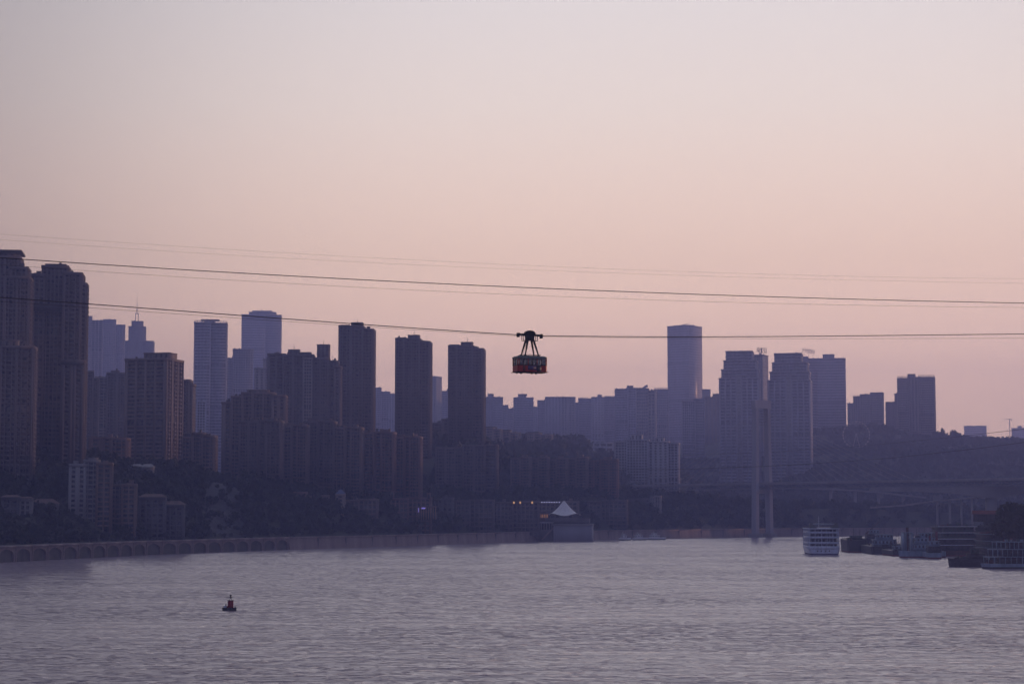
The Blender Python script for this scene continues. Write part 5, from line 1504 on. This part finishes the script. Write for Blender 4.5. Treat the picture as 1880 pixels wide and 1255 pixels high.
    for x, y, rot, ci, where in spots:
        o = link(bpy.data.objects.new('person', body))
        o.matrix_world = M @ Matrix.Translation((x, y, .17)) @ Matrix.Rotation(R(rot), 4, 'Z')
        o.material_slots[0].link = 'OBJECT'; o.material_slots[0].material = cl[ci]
        tag(o, f'standing passenger in {wd[ci]} clothes {where}, inside the cable car', 'person', 'cable car passengers')
        link(bpy.data.objects.new('hair', hair), o)
cable_car()
# ---------------------------------------------------------------- right-hand near bank and unseen shading hill
BANK = {}
def bank_z(x, y):
    x = np.asarray(x, float); y = np.asarray(y, float)
    edge = 296 + np.clip((y - 1330) / 300, 0, 1) * 60 - np.clip((1330 - y) / 260, 0, 1) * 18 + 6 * np.sin(y * .03)
    t = np.clip((x - edge) / 42, 0, 1); t = t * t * (3 - 2 * t)
    e = np.clip((y - 1105) / 60, 0, 1); e = e * e * (3 - 2 * e)
    b = np.clip((2480 - y) / 60, 0, 1) * np.where(y > 1560, np.clip((x - (340 + (y - 1560) * .5)) / 60, 0, 1), 1)
    u = np.clip((x - (.262 * y + 22)) / 150, 0, 1); u = u * u * (3 - 2 * u)  # unseen hill right of the view, added to keep the low sun off the left bank
    return -4 + (24 + 100 * u) * t * e * b
def near_bank():
    xs = np.arange(230, 1100, 8.0); ys = np.arange(1080, 2500, 8.0)
    X, Y = np.meshgrid(xs, ys); Z = bank_z(X, Y)
    Z = Z + np.random.default_rng(9).normal(0, .3, Z.shape)
    n = len(xs); i = (np.arange(len(ys) - 1)[:, None] * n + np.arange(n - 1)[None]).ravel()
    m = mesh_np('near_bank', np.stack([X, Y, Z], -1).reshape(-1, 3), np.stack([i, i + 1, i + n + 1, i + n], -1))
    m.materials.append(MATS['hillside_soil'])
    tag(link(bpy.data.objects.new('near_bank', m)), 'dark wooded river bank behind the moored boats at right, with an unseen hill added as sun shade', kind='structure')
near_bank()
def long_shed():
    D = 1190; c = at(1830, 945, D)
    r = empty('landing_shed', (c.x, c.y, c.z - 4), -math.atan2(c.x, c.y), 'long landing shed with a dull red roof above the boats at right', 'shed')
    k = D / F; h = at(0, 941.5, D).z - c.z + 4
    MB().box(-42 * k, 60 * k, 1, 9, 0, h - .4).build('wall', W['dark'], r)
    MB().poly([(-44 * k, -.6, h - .5), (62 * k, -.6, h - .5), (62 * k, 10.5, h - .5), (-44 * k, 10.5, h - .5), (-44 * k, 3, h + 1.6), (62 * k, 3, h + 1.6), (62 * k, 7, h + 1.6), (-44 * k, 7, h + 1.6)], BF.tolist()).build('roof', mat('dull_red_roof', (.13, .025, .03), .7, var=.25, scale=.6), r)
    for i in range(14):
        x = (-41 + i * 7.6) * k
        MB().box(x - .15, x + .15, -.3, .0, 0, h - .5).build('post', METAL, r)
long_shed()

# ---------------------------------------------------------------- vegetation
LEAF = bpy.data.materials.new('leaf_green'); LEAF.use_nodes = True
def leaf_nodes():
    t = LEAF.node_tree; b = t.nodes['Principled BSDF']
    b.inputs['Roughness'].default_value = .75; b.inputs['Specular IOR Level'].default_value = .2
    g = t.nodes.new('ShaderNodeNewGeometry'); n = t.nodes.new('ShaderNodeTexNoise'); n.inputs['Scale'].default_value = .09; n.inputs['Detail'].default_value = 3
    t.links.new(g.outputs['Position'], n.inputs['Vector'])
    r = t.nodes.new('ShaderNodeValToRGB'); e = r.color_ramp.elements
    e[0].position = .32; e[0].color = (.014, .022, .016, 1); e[1].position = .68; e[1].color = (.048, .056, .032, 1)
    t.links.new(n.outputs['Fac'], r.inputs[0]); t.links.new(r.outputs[0], b.inputs['Base Color'])
leaf_nodes()
BARK = mat('bark', (.06, .045, .035), .9, var=.3, scale=2)
def crown_arrays(n, rad, hgt, leaf, seed):
    """leaf clumps spread through several lobes of a crown, base of the crown at z = 0"""
    g = np.random.default_rng(seed)
    nl = 7
    lc = np.stack([g.uniform(-.55, .55, nl) * rad, g.uniform(-.55, .55, nl) * rad, g.uniform(.3, .8, nl) * hgt], -1)
    lc[0] = (0, 0, hgt * .62)
    lr = g.uniform(.36, .6, nl) * rad
    w = g.integers(0, nl, n)
    d = g.normal(size=(n, 3)); d /= np.linalg.norm(d, axis=1, keepdims=True)
    rr = g.uniform(.45, 1.0, n) ** .6
    c = lc[w] + d * (lr[w] * rr)[:, None] * np.array([1, 1, hgt / (2.0 * rad)])
    a = g.normal(size=(n, 3)); a /= np.linalg.norm(a, axis=1, keepdims=True)
    b = np.cross(a, d + g.normal(size=(n, 3)) * .6); b /= np.linalg.norm(b, axis=1, keepdims=True) + 1e-9
    s = (leaf * g.uniform(.6, 1.3, n))[:, None]
    q = np.stack([c - a * s - b * s * .6, c + a * s - b * s * .45, c + a * s * .9 + b * s * .6, c - a * s * .8 + b * s * .5], 1)
    return q.reshape(-1, 3)
def wood(name, label, pos, scl, templates, g):
    V = []
    k = g.integers(0, len(templates), len(pos))
    for t in range(len(templates)):
        m = k == t
        if not m.any(): continue
        P, S = pos[m], scl[m]
        a = g.uniform(0, 2 * np.pi, len(P)); ca, sa = np.cos(a), np.sin(a)
        T = templates[t]
        x = (T[None, :, 0] * ca[:, None] - T[None, :, 1] * sa[:, None]) * S[:, None] + P[:, None, 0]
        y = (T[None, :, 0] * sa[:, None] + T[None, :, 1] * ca[:, None]) * S[:, None] + P[:, None, 1]
        z = T[None, :, 2] * (S * g.uniform(.85, 1.25, len(P)))[:, None] + P[:, None, 2]
        V.append(np.stack([x, y, z], -1).reshape(-1, 3))
    v = np.concatenate(V)
    m = mesh_np(name, v, np.arange(len(v)).reshape(-1, 4))
    m.materials.append(LEAF)
    tag(link(bpy.data.objects.new(name, m)), label, kind='stuff')
def scatter(x0, x1, y0, y1, spacing, keep, zf, g):
    n = int((x1 - x0) * (y1 - y0) / spacing ** 2)
    x = g.uniform(x0, x1, n); y = g.uniform(y0, y1, n)
    m = keep(x, y)
    for fx, fy, fr in FOOT:
        m &= ((x - fx) ** 2 + (y - fy) ** 2) > (fr * .7) ** 2
    x, y = x[m], y[m]
    return np.stack([x, y, zf(x, y) - .5], -1)
def pxs(x, y): return CX + F * x / y
def woods():
    g = np.random.default_rng(21)
    TN = [crown_arrays(64, 4.0, 8.0, 1.05, s) for s in range(5)]
    TF = [crown_arrays(40, 7.2, 11, 2.4, s + 20) for s in range(5)]
    inl = lambda lo, hi: (lambda x, y: (lambda s: (s > lo) & (s < hi))(shore_dist(x, y)))
    def bare(x, y):
        p = pxs(x, y)
        return (p > 372) & (p < 448) & (y > 1455 - (p - 372) * .1) & (y < 1590) & (np.random.default_rng(8).random(len(x)) < .85)
    P = scatter(-520, -150, 1090, 1660, 4.6, lambda x, y: inl(17, 420)(x, y) & (pxs(x, y) > -60) & (pxs(x, y) < 470) & ~bare(x, y) & ~((pxs(x, y) > 112) & (pxs(x, y) < 252) & (y > 1285) & (y < 1345)) & ~((pxs(x, y) < 108) & (y > 1238) & (y < 1285)) , ground, g)
    B = scatter(-520, -150, 1090, 1500, 4.2, lambda x, y: inl(17, 200)(x, y) & (pxs(x, y) > -60) & (pxs(x, y) < 345) & (y > 1235) & (y < 1400), ground, g)
    wood('undergrowth', 'low bushes in front of the hillside houses at left', B, g.uniform(.22, .5, len(B)), TN, g)
    wood('woodland', 'dark trees covering the left hillside above the arches', P, g.uniform(.6, 1.3, len(P)), TN, g)
    P = scatter(-230, 330, 1480, 2340, 7.0, lambda x, y: inl(17, 150)(x, y) & (pxs(x, y) > 450) & (pxs(x, y) < 1480), ground, g)
    wood('woodland', 'belt of trees along the centre waterfront behind the promenade', P, g.uniform(.8, 1.5, len(P)), TN, g)
    P = scatter(-170, 170, 2060, 3150, 8.5, lambda x, y: (pxs(x, y) > 770) & (pxs(x, y) < 1075) & (y > 2090), ground, g)
    wood('woodland', 'dark wooded knoll below the cable car', P, g.uniform(.8, 1.5, len(P)), TF, g)
    P = scatter(330, 1300, 2180, 4290, 12.0, lambda x, y: inl(20, 4000)(x, y) & (pxs(x, y) > 1470) & (pxs(x, y) < 1950), ground, g)
    P2 = scatter(30, 560, 2230, 3700, 12.0, lambda x, y: inl(40, 4000)(x, y) & (pxs(x, y) > 1060) & (pxs(x, y) < 1475), ground, g)
    wood('woodland', 'hazy wooded slope between the white gridded blocks and the stepped twins', P2, g.uniform(.5, .95, len(P2)), TF, g)
    wood('woodland', 'hazy wooded hill on the right below the ferris wheel', P, g.uniform(.55, 1.1, len(P)), TF, g)
    P = scatter(255, 560, 1110, 1960, 6.0, lambda x, y: (bank_z(x, y) > 2) & (pxs(x, y) < 1960), bank_z, g)
    wood('woodland', 'dark trees on the near bank behind the moored boats', P, g.uniform(.6, 1.1, len(P)), TN, g)
woods()
def tree_proto(seed, n, rad, hgt, leaf, trunk):
    v = crown_arrays(n, rad, hgt, leaf, seed)
    v[:, 2] += trunk * .8
    cm = mesh_np('crown', v, np.arange(len(v)).reshape(-1, 4)); cm.materials.append(LEAF)
    b = MB(); g = random.Random(seed)
    b.tube((0, 0, -1), (0, 0, trunk), rad * .09, rad * .065, 8)
    for k in range(6):
        a = k * 1.05 + g.random(); b.tube((0, 0, trunk * .85), (math.cos(a) * rad * .5, math.sin(a) * rad * .5, trunk + hgt * g.uniform(.3, .6)), rad * .05, rad * .02, 6)
    tm = b.mesh('trunk'); tm.materials.append(BARK)
    return cm, tm
def tree(name, label, loc, proto, s, rz, group=None):
    r = empty(name, loc, rz, label, 'tree', group)
    r.scale = (s, s, s)
    link(bpy.data.objects.new('crown', proto[0]), r); link(bpy.data.objects.new('trunk', proto[1]), r)
    return r
def trees():
    g = random.Random(4)
    pr = [tree_proto(40 + k, 220, 3.6, 5.6, .62, 2.2) for k in range(3)]
    pts = SHORE[1:-1]; c = seg_len(pts)
    s = 262
    while s < c[-3] - 5:
        p, d = along(pts, s)
        q = p + Vector((-d.y, d.x)) * g.uniform(11, 17)
        px = CX + F * q.x / q.y
        if -20 < px < 1440 and not 945 < px < 1092:
            tree('promenade_tree', 'small dark round tree in the row along the river promenade', (q.x, q.y, WALL_TOP), g.choice(pr), g.uniform(.55, 1.0), g.uniform(0, 6), 'trees along the river promenade')
        s += g.uniform(13, 26)
    # crest of the right hill, seen against the sky
    big = [tree_proto(60 + k, 420, 5.0, 7.5, .8, 3.0) for k in range(3)]
    cyp = tree_proto(70, 420, 2.6, 15, .7, 2.0)
    for px, yt, D, pk, sc, lab in [(1731, 779, 2690, 'c', 1.0, 'pointed cypress-like tree on the crest of the right hill'), (1722, 788, 2700, 0, 1.0, 'bushy tree just left of the pointed tree on the hill crest'),
                                   (1752, 789, 2680, 1, 1.25, 'largest round tree right of the pointed tree on the crest'), (1768, 798, 2660, 2, .9, 'round tree on the crest left of the far pale block'),
                                   (1785, 800, 2650, 0, .95, 'tree on the crest in front of the far pale block'), (1800, 801, 2640, 1, .95, 'tree at the right corner of the far pale block'), (1818, 808, 2630, 2, .8, 'small lone tree lower on the crest towards the right edge'),
                                   (1600, 772, 2720, 0, 1.2, 'broad tree crown on the hill right of the ferris wheel'), (1617, 776, 2720, 2, 1.1, 'tree on the hill between the ferris wheel and the broad tower'), (1638, 786, 2700, 1, 1.0, 'tree at the foot of the broad hilltop tower')]:
        pt = cyp if pk == 'c' else big[pk]
        h = (17 if pk == 'c' else 10) * sc
        D = fd(D); p = at(px, yt, D); sc *= 1.5
        gr = gz(p.x, p.y)
        s2 = max(sc, min((p.z - gr) / (17 if pk == 'c' else 10), sc * 1.6))
        tree('hill_tree', lab, (p.x, p.y, gr - .5), pt, s2, px * .7)
    near = tree_proto(80, 2600, 7.5, 11.5, .55, 4.0)
    p = at(1874, 912, 1150)
    tree('broad_tree', 'big near-black tree leaning into the picture at the right edge', (p.x, p.y, float(bank_z(p.x, p.y)) - .5), near, max(.8, (p.z - float(bank_z(p.x, p.y))) / 15.0), 1.0)
trees()
def bare_slope():
    poly = [(378, 888, 1585), (424, 884, 1600), (446, 915, 1520), (440, 940, 1465), (400, 925, 1480), (384, 905, 1540)]
    c = [at(*p) for p in poly]
    X = [p.x for p in c]; Y = [p.y for p in c]
    n = 14
    x0, x1, y0, y1 = min(X), max(X), min(Y), max(Y)
    b = []
    g = np.random.default_rng(2)
    xs = np.linspace(x0, x1, n); ys = np.linspace(y0, y1, n)
    XX, YY = np.meshgrid(xs, ys); XX = XX + g.normal(0, 1, XX.shape); YY = YY + g.normal(0, 2, YY.shape)
    Z = ground(XX, YY) + 1.0 + g.normal(0, .7, XX.shape)
    i = (np.arange(n - 1)[:, None] * n + np.arange(n - 1)[None]).ravel()
    f = np.stack([i, i + 1, i + n + 1, i + n], -1)
    m = mesh_np('bare_slope', np.stack([XX, YY, Z], -1).reshape(-1, 3), f)
    m.materials.append(mat('bare_rock', (.055, .057, .065), .9, var=.5, scale=.15, bump=.5))
    tag(link(bpy.data.objects.new('bare_slope', m)), 'bare pale rocky patch on the hillside', kind='structure')
bare_slope()
# ---------------------------------------------------------------- haze
def haze():
    b = MB().box(-3900, 3900, -300, 8280, -8, 610)
    m = bpy.data.materials.new('evening_haze')
    m.use_nodes = True
    t = m.node_tree
    t.nodes.clear()
    o = t.nodes.new('ShaderNodeOutputMaterial')
    v = t.nodes.new('ShaderNodeVolumePrincipled')
    v.inputs['Color'].default_value = (*HAZE_COLOR, 1)
    v.inputs['Density'].default_value = HAZE_DENSITY
    v.inputs['Anisotropy'].default_value = HAZE_ANISO
    t.links.new(v.outputs[0], o.inputs['Volume'])
    tag(b.build('haze', m), 'even mauve evening haze over the river and city', kind='stuff')
haze()
